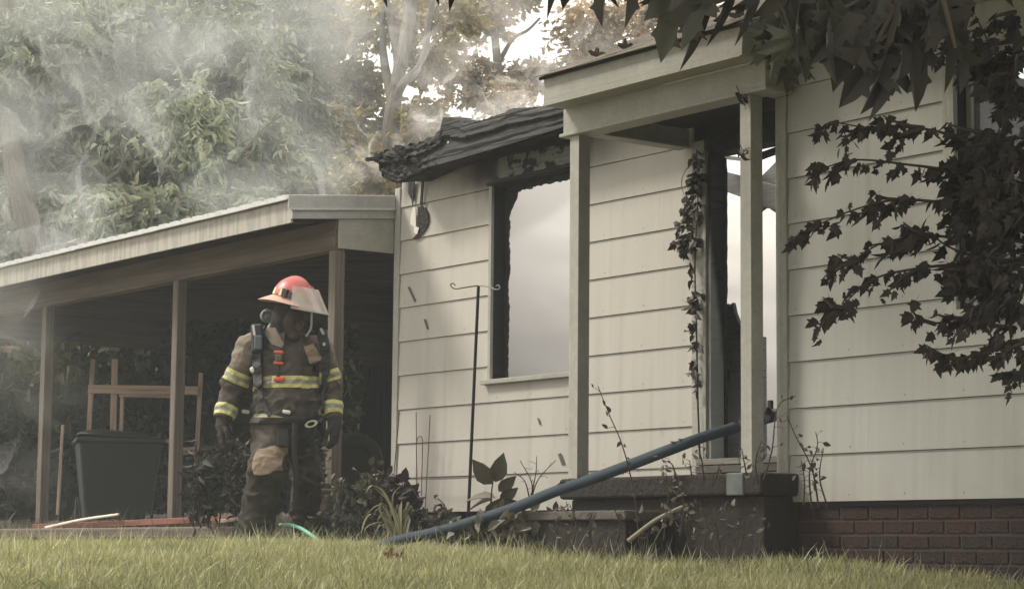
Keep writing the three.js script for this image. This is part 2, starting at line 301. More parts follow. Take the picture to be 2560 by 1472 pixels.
// boards behind the siding, charred inside
{
  const b = [];
  b.push(box(0.01, WIN.x0, -0.02, 2.56, -0.13, -0.004, 0), box(WIN.x1, DOOR.x0 - 0.03, -0.02, 2.56, -0.13, -0.004, 0), box(WIN.x0, WIN.x1, -0.02, WIN.y0 - 0.002, -0.13, -0.004, 0), box(WIN.x0, WIN.x1, WIN.y1, 2.56, -0.13, -0.004, 0));
  b.push(box(DOOR.x1 + 0.03, 5.05, -0.02, 2.56, -0.13, -0.004, 0), box(DOOR.x0 - 0.03, DOOR.x1 + 0.03, DOOR.y1 + 0.03, 2.56, -0.13, -0.004, 0));
  b.push(box(0.01, 0.12, -0.02, 2.35, -4.9, -0.131, 0), box(0.121, 5.05, -0.02, 1.0, -5, -4.88, 0), box(0.121, 5.05, -0.1, 0.28, -4.879, -0.131, 0));
  mesh('wall_framing', merge(b), m.char, house);
  const r = [box(5.06, RWIN.x0 - 0.005, -0.02, 2.66, ZR - 0.14, ZR - 0.004, 0), box(RWIN.x0 - 0.005, RWIN.x1 + 0.005, -0.02, RWIN.y0, ZR - 0.14, ZR - 0.004, 0), box(RWIN.x0 - 0.005, RWIN.x1 + 0.005, RWIN.y1, 2.66, ZR - 0.14, ZR - 0.004, 0), box(RWIN.x1 + 0.005, 8.2, -0.02, 2.66, ZR - 0.14, ZR - 0.004, 0), box(5.06, 5.19, -0.02, 2.66, -4, ZR - 0.141, 0), box(8.07, 8.2, -0.02, 2.66, -4, ZR - 0.141, 0), box(5.191, 8.069, -0.02, 2.66, -4, -3.87, 0)];
  mesh('wall_framing', merge(r), m.dark, house);
}
{
  const r = rng(19), nails = [];
  for (let k = 0; k < 10; k++) for (let x = 0.14; x < 3.4; x += 0.405) { const y = k * COURSE + 0.035 + r() * 0.006, xx = x + (r() - 0.5) * 0.02; if (xx > WIN.x0 - 0.03 && xx < WIN.x1 + 0.06 && y > WIN.y0 - 0.05 && y < WIN.y1 + 0.04) continue; nails.push(new THREE.CylinderGeometry(0.0035, 0.0035, 0.002, 6).rotateX(Math.PI / 2).translate(xx, y, 0.0155)); }
  for (let k = 0; k < 10; k++) for (let x = 5.2; x < 8.1; x += 0.405) { const y = k * COURSE + 0.035 + r() * 0.006; if (x > RWIN.x0 - 0.1 && x < RWIN.x1 + 0.1 && y > RWIN.y0 - 0.05 && y < RWIN.y1 + 0.1) continue; nails.push(new THREE.CylinderGeometry(0.0035, 0.0035, 0.002, 6).rotateX(Math.PI / 2).translate(x + (r() - 0.5) * 0.02, y, ZR + 0.0155)); }
  stuff(mesh('nail_heads', merge(nails), M(rgb(0.22, 0.17, 0.13), 0.7), house));
}
mesh('corner_board', box(0.0, 0.074, -0.005, 2.5, -0.12, 0.024), m.post, house);
mesh('corner_board', box(5.05, 5.137, -0.005, 2.30, ZR - 0.1, ZR + 0.026), m.post, house);
// window without glass
{
  const w = new THREE.Group(); w.name = 'burned_window'; house.add(w); w.userData.label = 'empty burned window opening full of smoke';
  mesh('window_frame', box(WIN.x0 - 0.022, WIN.x0 + 0.012, WIN.y0, WIN.y1, -0.004, 0.022, 0.003), m.trim, w);
  mesh('window_frame', box(WIN.x1 - 0.004, WIN.x1 + 0.05, WIN.y0, WIN.y1 + 0.02, -0.004, 0.022, 0.003), m.trim, w);
  mesh('sill', box(WIN.x0 - 0.06, WIN.x1 + 0.08, WIN.y0 - 0.036, WIN.y0 - 0.002, -0.10, 0.062, 0.004), m.trim, w);
  // what the fire left of the lining: ragged along its inner edge
  const r = rng(5), pts = [[0, WIN.y0]];
  for (let y = WIN.y0; y < WIN.y1 - 0.02; y += 0.02) pts.push([0.035 + 0.012 * r() + 0.10 * smooth(2.12, 2.34, y) + 0.02 * N(y * 8, 0, 0), y]);
  pts.push([0.16, WIN.y1 - 0.05], [0.2, WIN.y1 - 0.03], [0.2, WIN.y1 - 0.012], [0, WIN.y1 - 0.012]);
  mesh('charred_lining', slab(pts, 0.018).translate(WIN.x0 + 0.002, 0, -0.125), m.char, w);
  const hp = [[WIN.x0 + 0.05, WIN.y1 - 0.002]]; for (let x = WIN.x0 + 0.05; x < WIN.x1; x += 0.025) hp.push([x, WIN.y1 - 0.035 - 0.014 * r()]); hp.push([WIN.x1, WIN.y1 - 0.002]);
  mesh('charred_lining', slab(hp, 0.02).translate(0, 0, -0.10), m.char, w);
  // head board, its paint blistered off in patches
  const hb = tint(new THREE.PlaneGeometry(0.98, 0.15, 90, 16).translate(1.80, 2.475, 0.0235), (x, y) => { const q = smooth(-0.02, 0.05, fbm(x * 7, y * 9, 2) + 0.35 * fbm(x * 22, y * 24, 5) + 0.10 + 1.5 * (0.05 - Math.abs(y - 2.475))) * smooth(1.3, 1.4, x); return [mix(0.03, 0.34, q), mix(0.028, 0.36, q), mix(0.026, 0.33, q)]; });
  mesh('head_board', hb, m.charTint, w); mesh('head_board', box(1.31, 2.29, 2.40, 2.55, 0.004, 0.022), m.char, w);
  mesh('drip_cap', beam(V3(WIN.x0 - 0.03, WIN.y1 + 0.012, 0.02), V3(WIN.x1 + 0.06, WIN.y1 + 0.022, 0.02), 0.05, 0.022), m.char, w);
}
// torn siding near the corner
{
  const P2 = (l) => l.map(([px, py]) => { const p = on('z', 0.03, px, py); return [p.x, p.y]; });
  const hole = P2([[1043, 517], [1056, 514], [1067, 530], [1070, 551], [1066, 566], [1058, 580], [1049, 590], [1036, 598], [1030, 596], [1040, 585], [1043, 560]]);
  const h = mesh('burn_hole', slab(hole, 0.004, 0.022), m.char, house); h.userData.label = 'burned hole through the siding';
  const pale = P2([[1034, 518], [1040, 520], [1041, 566], [1048, 570], [1044, 585], [1036, 582], [1036, 566], [1027, 560], [1028, 540]]);
  mesh('torn_lath', slab(pale, 0.006, 0.03), M(rgb(0.8, 0.78, 0.72), 0.8), house);
  for (const q of [[[1022, 452], [1037, 448], [1036, 470], [1033, 515], [1030, 500], [1022, 482]], [[1056, 447], [1061, 447], [1056, 516], [1051, 512]]]) mesh('charred_strip', slab(P2(q), 0.008, 0.03), m.char, house);
  for (const q of [[[1016, 718], [1020, 716], [1037, 752], [1033, 755]], [[1056, 798], [1060, 797], [1068, 822], [1064, 823]], [[1340, 1045], [1343, 1044], [1349, 1060], [1346, 1062]], [[1392, 1135], [1399, 1132], [1410, 1160], [1402, 1163]]])
    mesh('soot_flake', slab(P2(q), 0.003, 0.018), M(rgb(0.12, 0.115, 0.105), 0.9), house);
}
// burned eave
{
  const top = [[934, 396], [945, 392], [960, 384], [995, 367], [1020, 363], [1060, 355], [1090, 340], [1103, 322], [1110, 299], [1135, 297], [1165, 310], [1205, 303], [1245, 289], [1285, 271], [1345, 268], [1410, 258], [1470, 247]].map(([a, b]) => on('z', 0.33, a, b));
  const bot = [[936, 402], [955, 418], [953, 440], [985, 458], [1060, 421], [1240, 370], [1422, 313], [1480, 300]].map(([a, b]) => on('z', 0.33, a, b));
  const ev = (l, x) => { let i = 0; while (i < l.length - 2 && x > l[i + 1].x) i++; return mix(l[i].y, l[i + 1].y, clamp((x - l[i].x) / (l[i + 1].x - l[i].x))); };
  const x0 = top[0].x, x1 = 3.36, nx = 330, ny = 24, tone = (x, y, z) => { const q = clamp(0.35 + 0.9 * fbm(x * 3, y * 12, z * 5) + 0.25 * N(x * 0.9, y * 16, 2)); const a = smooth(0.75, 1, q) * 0.5; return [mix(0.012, 0.06, q) + a * 0.1, mix(0.012, 0.06, q) + a * 0.1, mix(0.012, 0.057, q) + a * 0.09]; };
  const grid = (fn, n1, n2) => { const pos = [], idx = []; for (let j = 0; j <= n2; j++) for (let i = 0; i <= n1; i++) pos.push(...fn(i / n1, j / n2)); for (let j = 0; j < n2; j++) for (let i = 0; i < n1; i++) { const a = j * (n1 + 1) + i, b = a + n1 + 1; idx.push(a, a + 1, b, b, a + 1, b + 1); } const g = new THREE.BufferGeometry(); g.setAttribute('position', new THREE.Float32BufferAttribute(pos, 3)); g.setIndex(idx); g.computeVertexNormals(); const uv = new Float32Array(pos.length / 3 * 2); for (let i = 0; i < uv.length / 2; i++) { uv[i * 2] = pos[i * 3]; uv[i * 2 + 1] = pos[i * 3 + 1] + pos[i * 3 + 2]; } g.setAttribute('uv', new THREE.BufferAttribute(uv, 2)); return tint(g, tone); };
  const jag = (x) => 0.03 * N(x * 9, 3, 1) * smooth(1.9, 0.7, x) + 0.022 * N(x * 26, 1, 4) * smooth(2.4, 0.9, x) + 0.006 * N(x * 50, 1, 4);
  const front = (u, v) => { const x = mix(x0, x1, u), yb = ev(bot, x), yt = ev(top, x) + jag(x), rough = smooth(1.3, 0.2, x); const step = smooth(0.52, 0.56, v + 0.10 * fbm(x * 4, 1, 2)); return [x, mix(yb, yt, v), 0.33 + 0.010 * fbm(x * 2, v * 5, 1) + 0.003 * N(x * 14, v * 14, 2) + 0.014 * smooth(0.22, 0.25, v + 0.05 * fbm(x * 3, 4, 1)) + 0.012 * smooth(0.76, 0.79, v + 0.1 * fbm(x * 5, 7, 1)) + rough * (0.07 * fbm(x * 8, v * 4, 6) + 0.03 * N(x * 24, v * 14, 3)) + 0.035 * step - 0.05 * v]; };
  const back = (u, v) => { const p = front(u, v); return [p[0], p[1], p[2] - 0.045 - 0.01 * N(p[0] * 5, p[1] * 5, 3)]; };
  const e = new THREE.Group(); e.name = 'burned_eave'; house.add(e); e.userData.label = 'black charred eave with ragged end';
  mesh('fascia', grid(front, nx, ny), m.charTint, e); mesh('fascia', grid(back, nx, ny), m.charTint, e);
  // the lid of burned roofing that runs back from the top edge, and the soffit under it
  mesh('roofing', grid((u, v) => { const x = mix(x0, x1, u), p = front(u, 1), reach = 0.25 + 0.12 * N(x * 3, 8, 2) + 0.08 * N(x * 11, 8, 2); return [x, p[1] + v * reach * 0.1 + 0.014 * fbm(x * 7, v * 3, 3) - (v === 0 ? 0.003 : 0), p[2] - v * reach]; }, nx, 6), m.charTint, e);
  mesh('soffit', grid((u, v) => { const x = mix(x0 + 0.1, x1, u), p = front((x - x0) / (x1 - x0), 0); return [x, mix(p[1] + 0.004, Math.min(2.60, p[1] + 0.06), v) + 0.012 * fbm(x * 5, v * 3, 1), mix(p[2], -0.12, v)]; }, 90, 5), m.char, e);
  const r = rng(9);
  for (let k = 0; k < 9; k++) {      // splinters at the ragged end
    const x = x0 + 0.02 + r() * 0.75, y = mix(ev(bot, x), ev(top, x), 0.2 + r() * 0.75), a = V3(x, y, 0.3 + r() * 0.08);
    mesh('splinter', beam(a, a.clone().add(V3(-0.05 - r() * 0.06, 0.07 * (r() - 0.35), 0.02 + 0.05 * r())), 0.02 + r() * 0.05, 0.012 + r() * 0.02, 0.004), m.char, e);
  }
  for (const [px, py, s] of [[1014, 389, 0.022], [1120, 356, 0.012]]) { const p = on('z', 0.365, px, py); mesh('peeled_spot', new THREE.SphereGeometry(s, 10, 8).scale(1, 0.8, 0.3).translate(p.x, p.y, p.z), M(rgb(0.55, 0.55, 0.5), 0.8), e); }
  // ends of the burned rafters, standing behind
  for (const x of [0.35, 0.95, 1.55, 2.15, 2.75]) mesh('rafter', beam(V3(x, 2.66, 0.28), V3(x + 0.02, 2.62, -0.55 - 0.5 * r()), 0.045, 0.12), m.char, e);
}
// brick foundation
{
  const f = new THREE.Group(); f.name = 'foundation'; house.add(f); f.userData.label = 'dark red brick foundation';
  const vars = [0, 1, 2].map((k) => { const w = 0.203 - k * 0.003; return uvMetres(new RoundedBoxGeometry(w, 0.063 + k * 0.001, 0.05, 1, 0.006)); });
  const r = rng(77);
  const run = (x0, x1, z, rows) => {
    for (let j = 0; j < rows; j++) for (let x = x0 - (j % 2) * 0.107; x < x1 - 0.02; x += 0.214) {
      const a = Math.max(x, x0), b = Math.min(x + 0.204, x1); if (b - a < 0.04) continue;
      const q = mesh('brick', vars[Math.floor(r() * 3)], brickMats[Math.floor(r() * 4)], f);
      q.scale.x = (b - a) / 0.204; q.position.set((a + b) / 2, -0.062 - j * 0.0765 + (r() - 0.5) * 0.003, z - 0.03 + (r() - 0.5) * 0.004); q.rotation.z = (r() - 0.5) * 0.008;
    }
    mesh('mortar', box(x0 + 0.002, x1 - 0.002, -0.026 - rows * 0.0765, -0.006, z - 0.09, z - 0.0125, 0), m.mortar, f);
  };
  run(5.08, 8.2, ZR - 0.012, 6); run(0.02, 3.40, -0.02, 4);
  mesh('sill_plate', box(5.06, 8.2, -0.024, -0.003, ZR - 0.1, ZR - 0.006, 0.002), m.dark, f);
}
// doorway
{
  const d = new THREE.Group(); d.name = 'doorway'; house.add(d);
  mesh('door_casing', box(3.478, 3.60, 0.16, 2.36, -0.003, 0.026, 0.003), m.trim, d);
  mesh('casing_edge', box(3.602, 3.632, 0.16, 2.28, -0.002, 0.042, 0.003), m.post, d);
  mesh('door_casing', box(4.60, 4.68, 0.16, 2.36, -0.003, 0.026, 0.003), m.trim, d);
  const jg = tint(new THREE.BoxGeometry(0.02, 1.95, 0.11, 1, 60, 8).translate(3.645, 1.285, -0.035), (x, y, z) => { const q = smooth(1.15, 1.5, y - 0.35 * (z + 0.035) / 0.055 + 0.12 * fbm(y * 6, z * 9, 1)); return [mix(0.54, 0.026, q), mix(0.58, 0.022, q), mix(0.57, 0.02, q)]; });
  mesh('door_jamb', jg, m.charTint, d);
  mesh('door_jamb', box(4.565, 4.59, 0.31, 2.26, -0.14, 0.0), m.char, d);
  mesh('door_header', box(3.634, 4.598, 2.262, 2.355, -0.14, 0.02), m.char, d);
  const r = rng(3), pts = [[0, 0.31]]; for (let y = 0.31; y < 2.25; y += 0.03) pts.push([0.006 + r() * 0.008, y]); pts.push([0, 2.25]);
  mesh('charred_lining', slab(pts, 0.02).translate(3.656, 0, -0.115), m.char, d);
  mesh('threshold', box(3.60, 4.62, 0.265, 0.305, -0.14, 0.10), M(rgb(0.25, 0.25, 0.22), 0.9, { map: withRepeat(T.woodX, 1, 3) }), d);
  mesh('threshold', box(3.64, 4.62, 0.212, 0.258, -0.10, 0.14), M(rgb(0.12, 0.11, 0.1), 0.9, { map: withRepeat(T.woodX, 1, 3) }), d);
  mesh('threshold', box(3.58, 4.64, 0.168, 0.206, -0.10, 0.17), M(rgb(0.2, 0.19, 0.17), 0.9, { map: withRepeat(T.woodX, 1, 3) }), d);
  // what is left of the door, swung inwards
  const leaf = new THREE.Group(); leaf.name = 'door'; leaf.userData.label = 'burned remnant of white door with knob'; house.add(leaf);
  const dp = [[0, 0.31], [0, 1.17], [0.015, 1.22], [0.03, 1.31], [0.05, 1.33], [0.065, 1.31], [0.085, 1.335], [0.1, 1.27], [0.13, 1.2], [0.2, 1.13], [0.32, 1.1], [0.32, 0.31]];
  const dl = on('z', -0.3, 1813, 900), dg = tint(slab(dp, 0.04).rotateY(0.25).translate(dl.x, 0, -0.3), (x, y, z) => { const q = Math.max(smooth(1.08, 1.15, y + 0.06 * fbm(x * 20, y * 6, 2)), smooth(0.25, 0.5, fbm(x * 9, y * 5, 8)) * 0.8); return [mix(0.84, 0.03, q), mix(0.84, 0.027, q), mix(0.8, 0.025, q)]; });
  mesh('door_panel', dg, m.charTint, leaf);
  mesh('knob', new THREE.SphereGeometry(0.028, 12, 10).scale(1, 0.9, 1).translate(dl.x - 0.012, 1.16, -0.27), m.char, leaf);
  mesh('hinge', box(dl.x + 0.05, dl.x + 0.07, 0.82, 0.9, -0.28, -0.262), m.char, leaf);
}
// porch: deck, posts, beams, roof
{
  const slabG = [box(3.40, 5.21, 0.035, 0.16, 0.03, 1.04, 0.02)];
  mesh('porch_deck', merge(slabG), m.slab, house);
  mesh('porch_base', box(3.46, 5.17, -0.5, 0.033, 0.02, 0.985, 0.01), m.slab, house);
  mesh('step', box(3.24, 4.42, -0.10, -0.045, 0.98, 1.36, 0.012), M(rgb(0.13, 0.115, 0.1), 0.9, { bumpMap: withRepeat(T.lump, 3), bumpScale: 0.006, map: withRepeat(T.tone, 2) }), house);
  mesh('step_riser', box(3.26, 4.40, -0.6, -0.102, 0.987, 1.33, 0.008), m.slab, house);
  mesh('step', box(2.62, 4.30, -0.06, -0.02, 0.0, 0.03, 0.004), m.dark, house);
  mesh('post_base', box(4.925, 5.065, 0.035, 0.162, 0.84, 1.046, 0.01), M(rgb(0.19, 0.21, 0.2), 0.85, { map: withRepeat(T.tone, 3) }), house);
  for (const [a, b] of [[3.387, 3.478], [4.952, 5.043]]) {
    mesh('porch_post', box(a, b, 0.163, 2.298, 0.865, 0.956, 0.004), m.post, house);
  }
  mesh('porch_beam', box(3.33, 5.175, 2.325, 2.478, 0.852, 0.966, 0.004), m.trim, house);
  mesh('beam_moulding', box(3.31, 5.20, 2.298, 2.322, 0.838, 0.985, 0.006), m.trim, house);
  mesh('side_beam', box(3.385, 3.478, 2.34, 2.44, 0.045, 0.848, 0.004), m.trim, house);
  mesh('side_moulding', box(3.37, 3.49, 2.318, 2.338, 0.045, 0.836, 0.004), m.trim, house);
  mesh('side_beam', box(5.06, 5.175, 2.325, 2.478, ZR + 0.028, 0.85, 0.004), m.trim, house);
  mesh('side_moulding', box(5.045, 5.20, 2.298, 2.322, ZR + 0.028, 0.836, 0.004), m.trim, house);
  mesh('porch_ceiling', box(3.40, 5.05, 2.46, 2.475, -0.5, 0.85, 0), M(rgb(0.05, 0.042, 0.038), 0.9, { bumpMap: withRepeat(T.grainX, 1, 6), bumpScale: 0.003 }), house);
  const S = Math.tan(24.5 * Math.PI / 180), EZ = 1.135, EY = 2.655;         // roof slope, eave line
  mesh('porch_fascia', box(3.345, 5.15, 2.475, 2.649, EZ - 0.03, EZ, 0.002), m.trim, house);
  mesh('porch_soffit', box(3.35, 5.15, 2.476, 2.49, 0.967, EZ - 0.031, 0.002), m.trim, house);
  const roof = new THREE.Group(); roof.name = 'porch_roof'; house.add(roof);
  const deckG = new THREE.BoxGeometry(1.9, 0.02, 3.4).translate(0, 0, -1.7).rotateX(Math.atan(S)).translate(4.26, EY - 0.004, EZ + 0.012);
  mesh('roof_deck', uvMetres(deckG), m.deck, roof);
  const tabs = [], r = rng(12);
  for (let c = 0; c < 24; c++) for (let k = 0; k < 7; k++) {
    const x = 3.315 + k * 0.28 + (c % 2) * 0.14 - 0.14, a = Math.max(3.315, x), b = Math.min(5.2, x + 0.274); if (b - a < 0.03) continue;
    const g = new THREE.BoxGeometry(b - a, 0.008, 0.15).rotateX(-0.05).translate((a + b) / 2, 0.0165 + r() * 0.003, 0.035 - c * 0.135 - 0.075);
    const t = 0.75 + r() * 0.5; tabs.push(tint(plain(g), () => [0.46 * t, 0.42 * t, 0.36 * t]));
  }
  const tabG = mergeGeometries(tabs).rotateX(Math.atan(S)).translate(0, EY - 0.004, EZ + 0.012);
  stuff(mesh('shingles', tabG, m.shingle, roof));
  // cheek between the porch roof and the gutter of the right wing
  const cheek = slab([[ -0.98, 2.48], [-0.97, 2.64], [0.3, 3.16], [0.3, 2.48]], 0.02).rotateY(Math.PI / 2).translate(5.15, 0, 0.16);
  mesh('roof_cheek', cheek, m.trim, roof);
  // eave of the right wing
  const wing = new THREE.Group(); wing.name = 'wing_roof'; house.add(wing);
  mesh('fascia', box(5.2, 8.4, 2.70, 2.85, 1.12, 1.15, 0.003), m.trim, wing);
  mesh('crown_moulding', box(5.19, 8.4, 2.80, 2.86, 1.151, 1.185, 0.01), m.post, wing);
  mesh('soffit', box(5.2, 8.4, 2.672, 2.688, ZR + 0.03, 1.118, 0.002), m.trim, wing);
  mesh('frieze', box(5.2, 8.2, 2.56, 2.67, ZR + 0.026, ZR + 0.045, 0.004), m.trim, wing);
  mesh('roof_deck', uvMetres(new THREE.BoxGeometry(3.3, 0.05, 5.6).translate(0, 0, -2.8).rotateX(Math.atan(S)).translate(6.84, 2.885, 1.18)), m.deck, wing);
  const rp = rng(8);
  for (const [px, py] of [[1492, 140], [1563, 118], [1846, 92]]) {
    const p = on('z', 0.95, px, py + 6); p.y = EY + (EZ - 0.95) * S + 0.03;
    tag(mesh('fallen_leaf', merge([0, 1, 2].map((k) => new THREE.CircleGeometry(0.035, 5).scale(0.5, 1, 1).translate(0, 0.03, 0).rotateZ(k * 1.1 - 1).rotateX(0.4 * rp())).concat([new THREE.CylinderGeometry(0.003, 0.003, 0.05, 5)])).rotateY(rp() * 6).translate(p.x, p.y, p.z), m.twig), ['curled dark dead leaf on porch roof edge, nearest the left corner', 'curled dark dead leaf on porch roof, second from the left corner', 'curled dark dead leaf on porch roof under the hanging maple leaves'][[1492, 1563, 1846].indexOf(px)], 'leaf', 'dead leaves on the porch roof');
  }
}
// right window
{
  const w = new THREE.Group(); w.name = 'wing_window'; house.add(w); w.userData.label = 'white framed double hung window behind leaves';
  const { x0, x1, y0, y1 } = RWIN, z = ZR;
  mesh('window_casing', box(x0 - 0.083, x0 - 0.003, y0, y1 + 0.08, z - 0.003, z + 0.03, 0.004), m.post, w);
  mesh('window_casing', box(x1 + 0.003, x1 + 0.083, y0, y1 + 0.08, z - 0.003, z + 0.03, 0.004), m.post, w);
  mesh('window_casing', box(x0 - 0.001, x1 + 0.001, y1 + 0.002, y1 + 0.08, z - 0.003, z + 0.03, 0.004), m.post, w);
  mesh('sill', box(x0 - 0.10, x1 + 0.10, y0 - 0.04, y0 - 0.002, z - 0.06, z + 0.07, 0.005), m.post, w);
  for (const [a, b, dz] of [[y0, (y0 + y1) / 2 + 0.02, -0.03], [(y0 + y1) / 2 - 0.02, y1, -0.062]]) {
    const s = new THREE.Group(); s.name = 'sash'; w.add(s);
    const parts = [box(x0, x0 + 0.035, a, b, z + dz - 0.025, z + dz, 0.003), box(x1 - 0.035, x1, a, b, z + dz - 0.025, z + dz, 0.003), box(x0 + 0.036, x1 - 0.036, a, a + 0.04, z + dz - 0.025, z + dz, 0.003), box(x0 + 0.036, x1 - 0.036, b - 0.04, b, z + dz - 0.025, z + dz, 0.003), box((x0 + x1) / 2 - 0.012, (x0 + x1) / 2 + 0.012, a + 0.041, b - 0.041, z + dz - 0.022, z + dz - 0.004, 0.003)];
    s.add(Object.assign(new THREE.Mesh(merge(parts), m.post), { name: 'sash_frame' }));
    for (const [p, q] of [[x0 + 0.036, (x0 + x1) / 2 - 0.013], [(x0 + x1) / 2 + 0.013, x1 - 0.036]]) s.add(Object.assign(new THREE.Mesh(new THREE.PlaneGeometry(q - p, b - a - 0.084).translate((p + q) / 2, (a + b) / 2, z + dz - 0.012), m.glass), { name: 'pane' }));
  }
}
// ---------------------------------------------------------------- carport on the left
{
  const c = thing('carport', 'open wooden carport with corrugated metal roof beside the house', 'carport');
  const YR = (z) => 2.346 + (0.95 - z) * 0.099, SL = Math.atan(0.099), XL = -7.4;
  // corrugated sheet, in strips of one rib each
  const pitch = 0.19, sheets = [];
  const ribs = Math.round((0.0 - XL) / pitch);
  for (let k = 0; k < ribs; k += 4) {                     // sheets four ribs wide, lapped
    const pts = [], x0 = XL + k * pitch, n = Math.min(4, ribs - k);
    const up = (k / 4 % 2) * 0.002;
    for (let i = 0; i < n; i++) { const x = x0 + i * pitch; pts.push([x, 0.006], [x + 0.045, 0.006], [x + 0.06, 0.038], [x + 0.165, 0.038], [x + 0.18, 0.006]); }
    pts.push([x0 + n * pitch + 0.004, 0.006], [x0 + n * pitch + 0.004, 0], [x0, 0]);
    const g = slab(pts.reverse(), 6).translate(0, up, -6).rotateX(SL).translate(0, YR(1.0) - 0.028, 1.0);
    mesh('roof_sheet', g, m.metal, c);
  }
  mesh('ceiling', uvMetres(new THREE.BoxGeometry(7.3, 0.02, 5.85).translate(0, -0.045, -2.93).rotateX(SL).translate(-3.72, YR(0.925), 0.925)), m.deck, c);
  mesh('fascia', box(XL, -0.005, 2.145, 2.312, 0.928, 0.95, 0.003), m.fasciaStreak, c);
  // trim on the end of the roof: folded metal over a board
  const end = (y0, y1, x, w, z1, mat, name) => mesh(name, slab([[-z1, YR(z1) + y0], [-z1, YR(z1) + y1], [-0.03, YR(0.03) + y1], [-0.03, YR(0.03) + y0]], w).rotateY(Math.PI / 2).translate(x, 0, 0), mat, c);
  end(-0.095, 0.004, 0.008, 0.012, 0.985, m.metalPaint, 'end_flashing');
  end(-0.108, -0.094, 0.008, 0.024, 0.975, m.metal, 'flashing_lip');
  end(-0.172, -0.11, -0.004, 0.02, 0.949, m.metalPaint, 'end_board');
  mesh('end_panel', slab([[-0.527, 1.992], [-0.527, 2.215], [-0.03, 2.262], [-0.03, 1.992]], 0.016).rotateY(Math.PI / 2).translate(-0.012, 0, 0), m.trim, c);
  // low wall above the opening at the far end
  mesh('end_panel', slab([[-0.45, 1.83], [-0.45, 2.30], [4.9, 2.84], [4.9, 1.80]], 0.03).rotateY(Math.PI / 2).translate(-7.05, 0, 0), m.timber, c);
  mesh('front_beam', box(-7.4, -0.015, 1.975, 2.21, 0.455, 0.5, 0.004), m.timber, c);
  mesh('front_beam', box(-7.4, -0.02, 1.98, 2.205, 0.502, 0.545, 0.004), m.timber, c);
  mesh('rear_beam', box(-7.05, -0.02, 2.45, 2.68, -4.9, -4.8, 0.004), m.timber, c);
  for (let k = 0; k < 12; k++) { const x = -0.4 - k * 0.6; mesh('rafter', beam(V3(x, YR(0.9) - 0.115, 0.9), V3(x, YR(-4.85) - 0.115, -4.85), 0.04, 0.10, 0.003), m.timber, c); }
  for (const x of [-0.105, -2.612, -5.225]) mesh('carport_post', box(x, x + 0.092, -0.15, 1.978, 0.455, 0.547, 0.006), m.timberV, c);
  for (const x of [-3.2, -6.9]) mesh('carport_post', box(x, x + 0.092, -0.15, 2.46, -4.9, -4.808, 0.006), m.timberV, c);
}
// shed wall at the back of the carport
{
  const z = -4.6, xl = on('z', z, 892, 900).x;
  const s = thing('storage_wall', 'dark plywood wall with panelled door at back of carport', 'wall');
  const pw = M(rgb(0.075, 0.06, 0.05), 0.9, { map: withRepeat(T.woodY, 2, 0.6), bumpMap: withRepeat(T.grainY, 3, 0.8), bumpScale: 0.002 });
  const dx = on('z', z, 925, 900).x;
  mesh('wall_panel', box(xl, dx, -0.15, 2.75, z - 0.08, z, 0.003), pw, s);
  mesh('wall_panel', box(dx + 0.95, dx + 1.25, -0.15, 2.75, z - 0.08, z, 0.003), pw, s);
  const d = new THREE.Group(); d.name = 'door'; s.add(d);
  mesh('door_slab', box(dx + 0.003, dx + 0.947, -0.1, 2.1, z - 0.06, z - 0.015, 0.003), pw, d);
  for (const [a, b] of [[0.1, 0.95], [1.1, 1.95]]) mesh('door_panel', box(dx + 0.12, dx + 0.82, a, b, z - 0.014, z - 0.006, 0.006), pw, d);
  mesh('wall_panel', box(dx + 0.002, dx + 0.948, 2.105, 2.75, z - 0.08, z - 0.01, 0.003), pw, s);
}
const YAW = Math.atan2(-RIGHT.z, RIGHT.x);                 // turns a thing to face the lawn
function facing(name, label, category, px, py, depth, group) { const p = at(px, py, depth), o = thing(name, label, category, [p.x, p.y, p.z], group); o.rotation.y = YAW; return o; }
